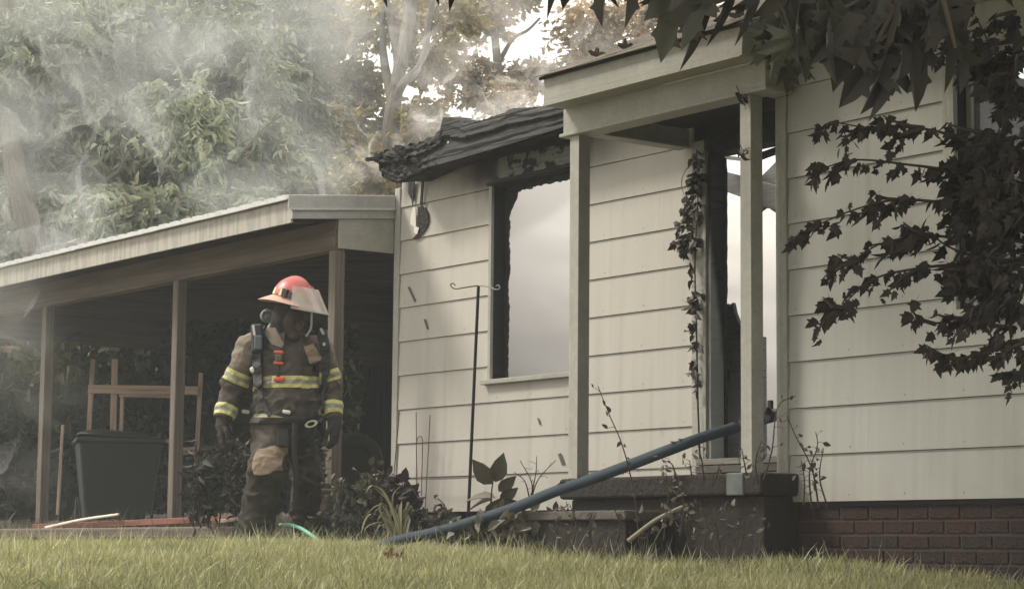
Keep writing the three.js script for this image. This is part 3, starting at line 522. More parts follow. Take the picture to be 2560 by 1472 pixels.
// ---- things under the carport
{
  // wheeled rubbish bin: local x right, y up, z forward; 1 px = depth / FOCAL metres
  const makeBin = (name, label, px, py, depth, wTop, h, mat, turn, lidTilt) => {
    const b = facing(name, label, 'bin', px, py, depth); b.rotation.y += turn;
    const body = new RoundedBoxGeometry(wTop, h, wTop * 0.95, 4, 0.035), p = body.attributes.position;
    for (let i = 0; i < p.count; i++) { const k = mix(0.78, 1, clamp(p.getY(i) / h + 0.5)); p.setX(i, p.getX(i) * k); p.setZ(i, p.getZ(i) * k); }
    body.computeVertexNormals(); mesh('body', body.translate(0, h / 2, 0), mat, b);
    mesh('rim', new RoundedBoxGeometry(wTop * 1.06, 0.05, wTop * 1.02, 2, 0.02).translate(0, h - 0.03, 0), mat, b);
    const lid = new THREE.SphereGeometry(1, 24, 8, 0, 6.3, 0, 1.57).scale(wTop * 0.56, 0.075, wTop * 0.55); const lp = lid.attributes.position;
    for (let i = 0; i < lp.count; i++) { const x = lp.getX(i), z = lp.getZ(i), q = Math.max(Math.abs(x), Math.abs(z)), rr = Math.hypot(x, z) || 1; lp.setX(i, x * mix(1, rr / Math.max(q, 1e-5), 0.7) * 0.9); lp.setZ(i, z * mix(1, rr / Math.max(q, 1e-5), 0.7) * 0.9); }
    lid.computeVertexNormals(); mesh('lid', lid.rotateZ(lidTilt).translate(0, h + 0.005, 0), M(rgb(0.035, 0.038, 0.036), 0.45), b);
    mesh('handle', new THREE.CylinderGeometry(0.016, 0.016, wTop * 0.8, 10).rotateZ(Math.PI / 2).translate(0, h - 0.02, -wTop * 0.55), mat, b);
    for (const s of [-1, 1]) mesh('wheel', new THREE.CylinderGeometry(0.12, 0.12, 0.06, 20).rotateZ(Math.PI / 2).translate(s * wTop * 0.43, 0.10, -wTop * 0.36), m.dark, b);
    return b;
  };
  const deep = (px, py, z) => on('z', z, px, py).sub(EYE).dot(BACK.clone().negate());
  const db = deep(292, 1290, -0.35);
  makeBin('rubbish_bin', 'dark wheeled rubbish bin with bulging lid in front of the wood frame', 288, 1300, db, 0.80, 0.78, M(rgb(0.014, 0.016, 0.016), 0.5, { bumpMap: withRepeat(T.fine, 4), bumpScale: 0.001 }), 0.25, -0.07);
  // dark chest at the far end
  const dc = deep(60, 1290, -0.9), ch = facing('storage_chest', 'big dark box standing at far left behind the leftmost carport posts', 'chest', 60, 1300, dc);
  mesh('chest_body', new RoundedBoxGeometry(1.36, 1.2, 0.7, 2, 0.02).translate(0, 0.6, 0), M(rgb(0.016, 0.016, 0.015), 0.8, { bumpMap: withRepeat(T.grainY, 2), bumpScale: 0.002 }), ch);
  mesh('lid', new RoundedBoxGeometry(1.42, 0.06, 0.76, 2, 0.02).translate(0, 1.232, 0), M(rgb(0.03, 0.03, 0.029), 0.7), ch);
  // open frame of bare lumber
  const D = deep(350, 1290, -0.75), f = facing('lumber_rack', 'open frame of bare reddish lumber standing behind the bin', 'wooden frame', 350, 1300, D);
  const X = (px) => (px - 350) * D / FOCAL, Y = (py) => (1300 - py) * D / FOCAL;
  const up = (px, y0, y1, w, z = 0, lean = 0) => mesh('upright', beam(V3(X(px), Y(y1), z), V3(X(px + lean), Y(y0), z), w, 0.04, 0.004, V3(0, 0, 1)), m.lumber, f);
  const rail = (x0, x1, py, h, z = 0.05, drop = 0) => mesh('rail', beam(V3(X(x0), Y(py), z), V3(X(x1), Y(py + drop), z), 0.038, h, 0.004), m.lumber, f);
  up(210, 898, 1290, 0.045, 0, 8); up(276, 897, 1290, 0.06, 0, -2); up(298, 988, 1290, 0.035, 0.06); up(426, 985, 1290, 0.04, 0.02); up(482, 930, 1295, 0.04, 0, 10); up(158, 1068, 1290, 0.03, 0.3, 6);
  rail(212, 488, 974, 0.085, 0.06, 2); rail(292, 428, 990, 0.03, 0.09, 2); rail(225, 440, 1090, 0.03, 0.02, 14); rail(455, 492, 1128, 0.07, 0.06, -4); rail(392, 416, 1193, 0.03, 0.08);
  // plank at the far left
  const bd = facing('lumber_board', 'pale board lying across at far left beneath the carport roof', 'board', 5, 874, deep(5, 874, -0.3));
  mesh('board', new RoundedBoxGeometry(0.42, 0.07, 0.05, 1, 0.005), m.lumber, bd);
  mesh('bracket', new RoundedBoxGeometry(0.05, 1.7, 0.05, 1, 0.005).translate(-0.16, -0.86, -0.03), m.timberV, bd);
  // old tyre by the shed wall
  const ty = facing('old_tyre', 'black tyre leaning by the shed wall behind the corner post', 'tyre', 884, 1160, 19.0);
  mesh('tyre', new THREE.TorusGeometry(0.2, 0.075, 14, 36).scale(1, 1, 1.2).rotateY(0.5), m.dark, ty);
  mesh('rim', new THREE.CylinderGeometry(0.14, 0.14, 0.1, 24).rotateX(Math.PI / 2).rotateY(0.5), m.deck, ty);
}
// ---- edging in front of the carport
{
  const a = on('z', 1.12, -60, 1334), b = on('z', 1.12, 592, 1330);
  mesh('edging_timber', beam(V3(a.x, a.y, 1.12), V3(b.x, b.y, 1.12), 0.09, 0.085, 0.012), m.timber);
  tag(scene.children.at(-1), 'long grey landscape timber edging the bed before the carport', 'edging');
  const c = on('z', 0.9, 90, 1318), d = on('z', 0.9, 600, 1296);
  mesh('red_board', beam(V3(c.x, c.y, 0.9), V3(d.x, d.y, 0.9), 0.09, 0.05, 0.006), M(rgb(0.32, 0.125, 0.09), 0.8, { map: withRepeat(T.woodX, 1, 3) }));
  tag(scene.children.at(-1), 'long red painted board lying behind the landscape timber', 'board');
  const e = on('z', 1.0, 112, 1320), f = on('z', 0.98, 295, 1286);
  mesh('white_stick', tube([e, e.clone().lerp(f, 0.5).add(V3(0, 0.012, 0)), f], [0.017, 0.012], 16, 8, 0.1), M(rgb(0.72, 0.66, 0.56), 0.7));
  tag(scene.children.at(-1), 'pale peeled stick lying slantwise on the red board', 'stick');
  const g = on('z', 0.98, 545, 1304), h = on('z', 1.0, 612, 1296);
  mesh('wood_offcut', beam(g, h, 0.05, 0.03, 0.004), m.lumber); tag(scene.children.at(-1), 'short pale offcut of lumber beside the person\'s boot', 'offcut');
  // brick end right of the person
  const q = facing('loose_brick', 'single worn red brick lying behind the person\'s feet', 'brick', 746, 1305, 15.6);
  mesh('brick', new RoundedBoxGeometry(0.1, 0.06, 0.19, 2, 0.008).rotateY(0.3), M(rgb(0.3, 0.1, 0.07), 0.9, { bumpMap: withRepeat(T.lump, 6), bumpScale: 0.004, map: withRepeat(T.tone, 3) }), q);
  const bk = facing('planter_box', 'plain grey brown box partly hidden among the shrubs', 'box', 800, 1290, 16.1);
  mesh('box_side', box(-0.14, 0.14, -0.05, 0.17, -0.1, 0.1, 0.006), m.timber, bk); mesh('box_rim', box(-0.155, 0.155, 0.171, 0.195, -0.115, 0.115, 0.005), m.timber, bk);
}
// ---- hoses
{
  const pts = [[2010, 1020, -0.6], [1930, 1042, 0.2], [1851, 1065, 0.62], [1766, 1090, 0.88], [1675, 1124, 1.08], [1583, 1159, 1.2], [1492, 1193, 1.28], [1400, 1224, 1.34], [1371, 1235, 1.36], [1293, 1267, 1.42], [1175, 1306, 1.55], [1096, 1329, 1.66], [998, 1351, 1.8], [900, 1385, 1.95]].map(([a, b, z]) => on('z', z, a, b));
  const h = thing('fire_hose', 'thick blue grey fire hose running from the doorway down into the grass', 'hose');
  mesh('hose', tube(pts, (t) => 0.033 * (1 + 0.05 * N(t * 14, 2, 2)), 160, 14, 0.03), M(rgb(0.032, 0.058, 0.088), 0.5, { bumpMap: withRepeat(T.fine, 6, 60), bumpScale: 0.0012 }), h);
  const r = rng(4);
  for (let k = 0; k < 12; k++) { const c = new THREE.CatmullRomCurve3(pts), p = c.getPointAt(0.1 + r() * 0.75); mesh('debris', new THREE.TetrahedronGeometry(0.014 + r() * 0.012).scale(1.4, 0.5, 1).rotateY(r() * 6).translate(p.x + 0.008, p.y + 0.034, p.z + 0.006), m.bark, h); }
  const cp = on('z', 0.28, 1928, 1036), cq = on('z', 0.28, 1912, 1040);
  mesh('coupling', tube([cq, cp], [0.048, 0.048], 6, 14), m.dark, h); mesh('valve_lever', box(cp.x - 0.02, cp.x + 0.012, cp.y + 0.035, cp.y + 0.085, cp.z - 0.012, cp.z + 0.012, 0.004), m.dark, h);
  const gp = [[700, 1312, 1.5], [722, 1312, 1.55], [748, 1319, 1.6], [776, 1336, 1.66], [800, 1354, 1.72], [830, 1372, 1.8]].map(([a, b, z]) => on('z', z, a, b));
  tag(mesh('garden_hose', tube(gp, [0.0125, 0.0125], 40, 10), M(rgb(0.24, 0.58, 0.42), 0.45)), 'short curve of mint green garden hose in the grass by the person', 'hose');
}
// ---- garden hook
{
  const k = thing('garden_hook', 'black iron shepherd hook pole leaning before the wall', 'garden hook');
  const top = on('z', 0.42, 1196, 716), bot = on('z', 0.42, 1170, 1300), iron = M(rgb(0.02, 0.017, 0.016), 0.5, { metalness: 0.4 });
  mesh('pole', tube([bot, bot.clone().lerp(top, 0.5), top], [0.0115, 0.0115], 12, 8), iron, k);
  const curl = (pts) => tube(pts.map(([a, b]) => on('z', 0.42, a, b)), [0.005, 0.004], 50, 6);
  mesh('arm', curl([[1196, 714], [1180, 716], [1160, 719], [1140, 722], [1131, 719], [1126, 712], [1132, 708], [1138, 713]]), iron, k);
  mesh('arm', curl([[1196, 714], [1210, 715], [1228, 719], [1242, 724], [1250, 720], [1247, 713], [1240, 715]]), M(rgb(0.25, 0.24, 0.22), 0.6), k);
  // wire hoops and rods stuck in the bed
  const w = thing('wire_hoop', 'thin rusty wire hoop and rods standing against the wall', 'wire hoop');
  const wl = (pts) => tube(pts.map(([a, b]) => on('z', 0.12, a, b)), [0.0038, 0.0038], 40, 6), rust = M(rgb(0.16, 0.09, 0.08), 0.8);
  mesh('hoop', wl([[1042, 1300], [1042, 1200], [1041, 1110], [1044, 1094], [1050, 1090], [1055, 1096], [1056, 1115], [1054, 1200], [1053, 1240]]), rust, w);
  mesh('rod', wl([[1041, 1300], [1041, 1150], [1040, 1030]]), rust, w); mesh('rod', wl([[1062, 1280], [1067, 1190], [1075, 1038]]), rust, w); mesh('rod', wl([[998, 1030], [990, 1120], [984, 1190]]), rust, w);
  tag(mesh('wall_cable', wl([[968, 1185], [990, 1188], [1040, 1196], [1100, 1197], [1170, 1194], [1240, 1188]]), rust), 'thin rusty cable sagging along the foot of the wall', 'cable');
  // stick leaning on the porch
  tag(mesh('leaning_stick', tube([[1571, 1352, 1.5], [1640, 1300, 1.42], [1716, 1262, 1.36]].map(([a, b, z]) => on('z', z, a, b)), [0.014, 0.010], 20, 8, 0.35), M(rgb(0.30, 0.27, 0.22), 0.9)), 'bare grey stick leaning in front of the porch base', 'stick');
}
// ---- ruined inside of the house: fallen rafters in the smoke beyond the door
{
  const w = M(rgb(0.30, 0.31, 0.31), 0.9, { map: withRepeat(T.woodX, 1, 2) }), f = thing('fallen_rafters', 'pale fallen roof timbers seen in smoke through the doorway', 'roof timbers');
  const Zb = -0.9, b = (l, d, mat = w, z = Zb) => mesh('timber', slab(l.map(([a, c]) => { const p = on('z', z, a, c); return [p.x, p.y]; }), d, z), mat, f);
  b([[1795, 424], [1860, 440], [1960, 468], [1960, 530], [1860, 492], [1832, 482], [1826, 470], [1795, 466]], 0.05);
  b([[1905, 455], [1960, 400], [1965, 540], [1948, 530], [1935, 521], [1918, 521], [1906, 530]], 0.05, w, Zb - 0.15);
  b([[1795, 388], [1880, 396], [1880, 406], [1795, 396]], 0.05, w, Zb - 0.25);
  b([[1895, 404], [1960, 380], [1960, 368], [1895, 392]], 0.06, m.char, -0.6);
}
// ---------------------------------------------------------------- the firefighter
// local frame: x to the viewer's right, y up, z towards the lawn; scaled from a plan 365 pixels to the metre
{
  const D = 15.09, base = at(690, 1374, D);
  const man = thing('person', 'person in sooty firefighting gear and red helmet walking over the grass', 'person', [base.x, base.y, base.z]);
  man.rotation.y = YAW;
  const fx = (px) => (px - 690) / 365, fy = (py) => (1374 - py) / 365, P = (px, py, z) => [fx(px), fy(py), z];
  const cone = (x, y, z, a, b, ra, rb, sz = 1) => {       // distance to a tapered capsule
    const bx = b[0] - a[0], by = b[1] - a[1], bz = (b[2] - a[2]) / sz, px = x - a[0], py = y - a[1], pz = (z - a[2]) / sz;
    const t = clamp((px * bx + py * by + pz * bz) / (bx * bx + by * by + bz * bz));
    return (Math.hypot(px - bx * t, py - by * t, pz - bz * t) - mix(ra, rb, t));
  };
  const along = (x, y, z, a, b) => { const bx = b[0] - a[0], by = b[1] - a[1], bz = b[2] - a[2]; return ((x - a[0]) * bx + (y - a[1]) * by + (z - a[2]) * bz) / (bx * bx + by * by + bz * bz); };
  const smin = (a, b, k) => { const h = clamp(0.5 + 0.5 * (b - a) / k); return mix(b, a, h) - k * h * (1 - h); };
  const seg2 = (x, y, ax, ay, bx, by) => { const t = clamp(((x - ax) * (bx - ax) + (y - ay) * (by - ay)) / ((bx - ax) ** 2 + (by - ay) ** 2)); return Math.hypot(x - ax - t * (bx - ax), y - ay - t * (by - ay)); };
  const poly2 = (pts) => (x, y) => { let d = 1e9, s = 1; for (let i = 0, j = pts.length - 1; i < pts.length; j = i++) { const [ax, ay] = pts[i], [bx, by] = pts[j]; d = Math.min(d, seg2(x, y, ax, ay, bx, by)); if ((ay > y) !== (by > y) && x < (bx - ax) * (y - ay) / (by - ay) + ax) s = -s; } return s * d; };
  // joints
  const shR = P(612, 868, -0.02), elR = P(572, 962, -0.05), wrR = P(551, 1046, 0.03), shL = P(792, 872, -0.03), elL = P(818, 958, -0.06), wrL = P(829, 1044, 0.02);
  const chest = P(704, 905, 0), belly = P(708, 1010, 0.01), hem = P(708, 1052, 0.01), neck = P(705, 855, -0.02);
  const hipR = P(670, 1085, 0.0), knR = P(668, 1178, 0.17), anR = P(632, 1342, -0.02), hipL = P(738, 1085, -0.03), knL = P(756, 1185, -0.16), anL = P(745, 1310, -0.46);
  const wr = (x, y, z) => { const a = N(x * 7 + 2 * y, y * 11 - 3 * x, z * 7); return 0.017 * (Math.abs(a) - 0.25) + 0.012 * N(x * 12 + 5 * y, y * 17, z * 12) + 0.005 * N(x * 30, y * 36, z * 30); };
  const armR = (x, y, z) => smin(cone(x, y, z, shR, elR, 0.098, 0.082), cone(x, y, z, elR, wrR, 0.084, 0.066), 0.03);
  const armL = (x, y, z) => smin(cone(x, y, z, shL, elL, 0.088, 0.072), cone(x, y, z, elL, wrL, 0.074, 0.058), 0.03);
  const folds = (x, y, z, j, s) => { const d = Math.hypot(x - j[0], y - j[1], z - j[2]); return 0.009 * smooth(0.16, 0.03, d) * Math.sin((y * 0.8 + x * s) * 95 + 3 * N(x * 8, y * 8, z * 8)); };
  const torso = (x, y, z) => {
    let d = cone(x, y, z, chest, belly, 0.205, 0.225, 0.7) * 0.85;
    d = smin(d, cone(x, y, z, belly, hem, 0.225, 0.235, 0.72) * 0.85, 0.04);
    d = smin(d, cone(x, y, z, [neck[0] - 0.02, neck[1], neck[2]], [shR[0] + 0.03, shR[1] + 0.03, -0.03], 0.085, 0.09), 0.06);
    d = smin(d, cone(x, y, z, [neck[0] + 0.02, neck[1], neck[2]], [shL[0] - 0.03, shL[1] + 0.02, -0.03], 0.085, 0.085), 0.06);
    return d;
  };
  const coat = (x, y, z) => {
    const dent = 0.012 * Math.sin((y - x * 0.5) * 34 + 4 * N(x * 4, y * 4, 2)) * smooth(1.0, 0.86, y) * smooth(0.7, 0.8, y) + wr(x, y, z);
    let d = Math.max(torso(x, y, z) + dent, fy(1060) + 0.012 * Math.sin(x * 17) - y);
    d = smin(d, Math.max(armR(x, y, z) + wr(x, y, z) + folds(x, y, z, elR, 0.5), along(x, y, z, elR, wrR) * 0.24 - 0.252), 0.022);
    d = smin(d, Math.max(armL(x, y, z) + wr(x, y, z) + folds(x, y, z, elL, -0.5), along(x, y, z, elL, wrL) * 0.24 - 0.25), 0.022);
    return d;
  };
  const cloth = (sh, sm) => M(rgb(1, 1, 1), sh, { vertexColors: true, bumpMap: withRepeat(T.fine, 7), bumpScale: sm });
  const clothM = cloth(0.86, 0.0016);
  const coatTone = (x, y, z) => {
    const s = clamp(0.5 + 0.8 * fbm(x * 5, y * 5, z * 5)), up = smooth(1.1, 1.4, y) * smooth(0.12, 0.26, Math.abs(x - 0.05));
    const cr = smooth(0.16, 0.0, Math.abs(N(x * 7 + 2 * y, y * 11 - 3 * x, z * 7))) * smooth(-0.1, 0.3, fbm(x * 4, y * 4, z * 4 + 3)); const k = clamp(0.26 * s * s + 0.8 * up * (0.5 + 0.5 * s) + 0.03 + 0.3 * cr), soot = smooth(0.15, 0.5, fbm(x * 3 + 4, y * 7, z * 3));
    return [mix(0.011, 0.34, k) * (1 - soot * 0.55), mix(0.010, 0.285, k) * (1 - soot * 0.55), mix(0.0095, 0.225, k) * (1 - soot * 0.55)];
  };
  const B = { lo: [-0.62, 0.78, -0.34], hi: [0.58, 1.62, 0.34] };
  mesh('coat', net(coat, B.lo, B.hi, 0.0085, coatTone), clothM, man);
  // thin pieces that lie on a garment
  const patch = (name, f, off, region, lo, hi, col, mat, cell = 0.005, parent = man) => mesh(name, net((x, y, z) => Math.max(f(x, y, z) - off, region(x, y, z), -(f(x, y, z) + 0.006)), lo, hi, cell, typeof col === 'function' ? col : () => col), mat, parent);
  const tapeM = M(rgb(1, 1, 1), 0.5, { vertexColors: true, bumpMap: withRepeat(T.fine, 14), bumpScale: 0.0005 });
  const tape = (t, x, y, z) => { const g = Math.abs(t), q = 1 - 0.3 * smooth(0.0, 0.5, fbm(x * 12, y * 12, z * 12)); return g < 0.36 ? [0.30 * q, 0.31 * q, 0.25 * q] : [0.62 * q, 0.60 * q, 0.24 * q]; };
  const bandArm = (a, b, c, hw, lo, hi, f) => { const L = Math.hypot(b[0] - a[0], b[1] - a[1], b[2] - a[2]); patch('reflective_tape', f, 0.005, (x, y, z) => Math.abs(along(x, y, z, a, b) - c) * L - hw, lo, hi, (x, y, z) => tape((along(x, y, z, a, b) - c) * L / hw, x, y, z), tapeM); };
  const coatArmR = (x, y, z) => Math.max(coat(x, y, z), torso(x, y, z) > -0.02 ? -1 : 0.02), half = (s) => (x, y, z) => Math.max(coat(x, y, z), s * (x - (s > 0 ? -0.175 : 0.275)));
  bandArm(shR, elR, 0.78, 0.042, [-0.55, 1.0, -0.25], [-0.17, 1.36, 0.2], half(1)); bandArm(elR, wrR, 0.82, 0.040, [-0.56, 0.8, -0.2], [-0.2, 1.08, 0.2], half(1));
  bandArm(shL, elL, 0.74, 0.040, [0.27, 1.0, -0.25], [0.55, 1.4, 0.2], half(-1)); bandArm(elL, wrL, 0.74, 0.045, [0.27, 0.8, -0.2], [0.55, 1.12, 0.2], half(-1));
  const yb = fy(957), body = (x, y, z) => Math.max(coat(x, y, z), -0.19 - x, x - 0.3);
  patch('reflective_tape', body, 0.005, (x, y, z) => Math.abs(y - yb - 0.02 * (x - 0.05)) - 0.042, [-0.2, yb - 0.08, -0.25], [0.32, yb + 0.08, 0.3], (x, y, z) => { const c = tape((y - yb - 0.02 * (x - 0.05)) / 0.042, x, y, z), q = x < -0.04 ? 0.45 : 1; return c.map((v) => v * q); }, tapeM);
  // trousers
  const legR = (x, y, z) => smin(cone(x, y, z, hipR, knR, 0.125, 0.12), cone(x, y, z, knR, anR, 0.118, 0.125), 0.05), legL = (x, y, z) => smin(cone(x, y, z, hipL, knL, 0.112, 0.1), cone(x, y, z, knL, anL, 0.1, 0.105), 0.05);
  const trousers = (x, y, z) => {
    let d = smin(legR(x, y, z), legL(x, y, z), 0.03);
    d = smin(d, cone(x, y, z, P(690, 1050, 0), P(715, 1050, 0), 0.185, 0.185, 0.72), 0.06);
    d += wr(x, y, z) + 0.010 * Math.sin((y + x * 0.5) * 42 + 9 * N(x * 6, y * 6, z * 6)) * smooth(0.6, 0.45, y) * smooth(0.05, 0.2, y) * (0.6 + N(x * 4, y * 4, z * 4)) + folds(x, y, z, knR, 0.2);
    return Math.max(d, 0.085 - y + 0.01 * Math.sin(x * 30));
  };
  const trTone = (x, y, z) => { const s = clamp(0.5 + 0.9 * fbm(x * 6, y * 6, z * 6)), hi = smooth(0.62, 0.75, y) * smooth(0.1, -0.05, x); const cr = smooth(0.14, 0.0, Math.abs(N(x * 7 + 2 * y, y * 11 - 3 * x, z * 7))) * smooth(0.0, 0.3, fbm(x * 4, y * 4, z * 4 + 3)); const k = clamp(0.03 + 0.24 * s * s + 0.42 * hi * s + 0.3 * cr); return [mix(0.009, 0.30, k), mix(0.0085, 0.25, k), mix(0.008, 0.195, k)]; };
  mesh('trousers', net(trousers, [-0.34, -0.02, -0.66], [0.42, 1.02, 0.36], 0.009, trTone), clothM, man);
  patch('knee_patch', (x, y, z) => Math.max(trousers(x, y, z), 0.02 - z), 0.010, (x, y, z) => Math.max(Math.abs(y - fy(1160) - 0.03 * Math.sin(x * 9 + 1) - 0.02 * N(x * 14, y * 14, 2)) - 0.09, Math.abs(x - fx(676) - 0.01 * Math.sin(y * 30)) - 0.10), [-0.25, 0.4, -0.05], [0.2, 0.75, 0.34], (x, y, z) => { const s = 0.8 + 0.9 * fbm(x * 5, y * 16, z * 5) + 0.3 * (y - fy(1160)) / -0.09 * 0.3; return [0.40 * s, 0.30 * s, 0.215 * s]; }, clothM, 0.006);
  patch('reflective_tape', (x, y, z) => Math.max(coat(x, y, z), -0.16 - x, x - 0.10), 0.007, (x, y, z) => Math.abs(y - fy(1046) - 0.03 * smooth(-0.1, 0.1, x) * -1) - 0.024, [-0.2, 0.8, -0.1], [0.14, 1.0, 0.32], (x, y, z) => tape((y - fy(1046)) / 0.03 - 0.7, x, y, z).map((v) => v * 0.75), tapeM);
  // boots
  const rubber = M(rgb(0.03, 0.026, 0.024), 0.6, { bumpMap: withRepeat(T.lump, 5), bumpScale: 0.003 });
  for (const [an, tx, tz] of [[anR, -0.07, 0.16], [anL, -0.03, 0.17]]) mesh('boot', net((x, y, z) => Math.max(smin(cone(x, y, z, [an[0], 0.22, an[2]], [an[0], 0.09, an[2]], 0.085, 0.08), cone(x, y, z, [an[0], 0.055, an[2] - 0.03], [an[0] + tx, 0.05, an[2] + tz], 0.062, 0.055), 0.05), -y), [an[0] - 0.25, -0.02, an[2] - 0.2], [an[0] + 0.2, 0.34, an[2] + 0.3], 0.01), rubber, man);
  // body: head, neck, trunk, arms and legs in one surface; sooty skin and dark hood
  const hd = P(714, 800, 0.06), chin = [hd[0] + 0.035, hd[1] - 0.115, hd[2] + 0.045], look = V3(0.68, -0.3, 0.68).normalize(), side = V3().crossVectors(V3(0, 1, 0), look).normalize();
  const loc = (f, s, u) => [hd[0] + look.x * f + side.x * s, hd[1] + u + look.y * f, hd[2] + look.z * f + side.z * s];
  const bodyF = (x, y, z) => {
    let d = cone(x, y, z, loc(-0.02, 0, 0.03), loc(0.01, 0, 0.0), 0.098, 0.09);
    d = smin(d, cone(x, y, z, loc(0.02, 0, -0.04), loc(0.055, 0, -0.095), 0.068, 0.045), 0.035);
    d = smin(d, cone(x, y, z, loc(0.092, 0, 0.005), loc(0.118, 0, -0.038), 0.011, 0.018), 0.012);        // nose
    d = smin(d, cone(x, y, z, loc(0.08, 0.04, 0.022), loc(0.08, -0.04, 0.022), 0.018, 0.018), 0.015);      // brow
    for (const s of [-1, 1]) { d = Math.max(d, -(Math.hypot(x - loc(0.1, s * 0.034, 0)[0], y - loc(0.1, s * 0.034, 0)[1], z - loc(0.1, s * 0.034, 0)[2]) - 0.016)); d = smin(d, Math.hypot(x - loc(0.082, s * 0.033, -0.002)[0], y - loc(0.082, s * 0.033, -0.002)[1], z - loc(0.082, s * 0.033, -0.002)[2]) - 0.014, 0.004); d = smin(d, cone(x, y, z, loc(-0.015, s * 0.094, 0.012), loc(-0.01, s * 0.092, -0.03), 0.02, 0.013, 1), 0.01); }
    d = smin(d, cone(x, y, z, loc(0.085, 0.02, -0.072), loc(0.085, -0.02, -0.072), 0.009, 0.009), 0.008);   // lips
    d = smin(d, cone(x, y, z, [hd[0] - 0.01, hd[1] - 0.05, hd[2] - 0.03], [neck[0], neck[1] - 0.03, neck[2]], 0.072, 0.085), 0.04);
    if (y < 1.5) { d = smin(d, cone(x, y, z, chest, belly, 0.15, 0.16, 0.65) * 0.8, 0.05); d = Math.min(d, cone(x, y, z, shR, elR, 0.055, 0.045), cone(x, y, z, elR, wrR, 0.045, 0.036), cone(x, y, z, shL, elL, 0.055, 0.045), cone(x, y, z, elL, wrL, 0.045, 0.036), cone(x, y, z, hipR, knR, 0.085, 0.065), cone(x, y, z, knR, anR, 0.062, 0.045), cone(x, y, z, hipL, knL, 0.085, 0.065), cone(x, y, z, knL, anL, 0.062, 0.045)); d = smin(d, cone(x, y, z, belly, P(706, 1085, 0), 0.15, 0.14, 0.7) * 0.8, 0.05); }
    return d;
  };
  mesh('body', net(bodyF, [-0.46, 0.02, -0.54], [0.5, 1.78, 0.34], 0.009, (x, y, z) => (y > 1.44 && (x - hd[0]) * look.x + (z - hd[2]) * look.z > 0.03 ? [0.05, 0.032, 0.026] : [0.018, 0.016, 0.016])), M(rgb(1, 1, 1), 0.7, { vertexColors: true }), man);
  mesh('hood', net((x, y, z) => { const q = cone(x, y, z, loc(-0.03, 0, 0.01), [neck[0] - 0.01, neck[1] - 0.02, neck[2]], 0.112, 0.115) + 0.006 * N(x * 14, y * 20, z * 14); return Math.max(q, -(q + 0.012), (x - hd[0]) * look.x + (z - hd[2]) * look.z + (y - hd[1]) * look.y - 0.035 - 0.5 * Math.max(0, fy(835) - y)); }, [-0.2, 1.34, -0.2], [0.3, 1.78, 0.3], 0.007, () => [0.02, 0.017, 0.016]), clothM, man);
  // gloves: five fingers each, hanging half closed
  const glove = M(rgb(0.03, 0.026, 0.024), 0.8, { bumpMap: withRepeat(T.lump, 8), bumpScale: 0.002 });
  for (const [w, s] of [[wrR, 1], [wrL, -1]]) {
    const dir = V3(s > 0 ? -0.1 : 0.08, -1, 0.12).normalize(), inw = V3(s * 0.35, 0, 1).normalize(), palmN = V3().crossVectors(dir, inw).multiplyScalar(s).normalize();   // fingers spread along inw
    const q = (a, b, c) => [w[0] + dir.x * a + inw.x * b + palmN.x * c * -1, w[1] + dir.y * a + inw.y * b + palmN.y * c * -1, w[2] + dir.z * a + inw.z * b + palmN.z * c * -1];
    const fing = [[0.042, 0.075], [0.015, 0.085], [-0.013, 0.08], [-0.04, 0.062]].map(([b, L]) => [q(0.13, b, 0), q(0.13 + L * 0.5, b * 1.1, 0.012), q(0.13 + L * 0.85, b * 1.1, 0.045), b]);
    mesh('glove', net((x, y, z) => {
      let d = smin(cone(x, y, z, q(0.0, 0, 0), q(0.05, 0, 0), 0.05, 0.046), Math.min(cone(x, y, z, q(0.06, 0.025, 0), q(0.125, 0.03, 0), 0.028, 0.024), cone(x, y, z, q(0.06, -0.02, 0), q(0.125, -0.028, 0), 0.028, 0.022)), 0.03);
      for (const [a, b, c] of fing) d = Math.min(d, smin(cone(x, y, z, a, b, 0.0145, 0.0135), cone(x, y, z, b, c, 0.0135, 0.0115), 0.006));
      return smin(d, smin(cone(x, y, z, q(0.055, 0.035, 0), q(0.095, 0.075, 0.02), 0.018, 0.016), cone(x, y, z, q(0.095, 0.075, 0.02), q(0.135, 0.082, 0.03), 0.016, 0.013), 0.006), 0.01);
    }, [w[0] - 0.16, w[1] - 0.3, w[2] - 0.16], [w[0] + 0.16, w[1] + 0.08, w[2] + 0.2], 0.0045), glove, man);
  }
  // collar flaps
  const front = (x, y, z) => Math.max(coat(x, y, z), -0.03 - z);
  const F2 = (l) => poly2(l.map(([a, b]) => [fx(a), fy(b)]));
  const flapL = F2([[752, 868], [776, 858], [800, 898], [768, 912]]), flapR = F2([[652, 800], [676, 812], [705, 862], [700, 874], [672, 864], [648, 830]]), flapC = F2([[696, 838], [722, 838], [722, 862], [706, 856]]);
  patch('collar_flap', front, 0.028, (x, y) => flapL(x, y), [0.1, 1.2, -0.05], [0.36, 1.5, 0.3], (x, y, z) => { const s = 1 + 0.4 * fbm(x * 9, y * 9, 1); return [0.33 * s, 0.255 * s, 0.19 * s]; }, clothM, 0.006);
  const collar = (x, y, z) => { const q = cone(x, y, z, [neck[0] - 0.005, neck[1] + 0.085, 0.0], [neck[0], neck[1] - 0.05, 0], 0.125, 0.16, 0.9) + 0.006 * N(x * 10, y * 10, z * 10); return Math.max(q, -(q + 0.016), y - (neck[1] + 0.075 - 0.35 * Math.max(0, x - 0.02)), neck[1] - 0.08 - y, -Math.max(Math.abs(x - 0.085) - 0.045, 0.03 - z)); };
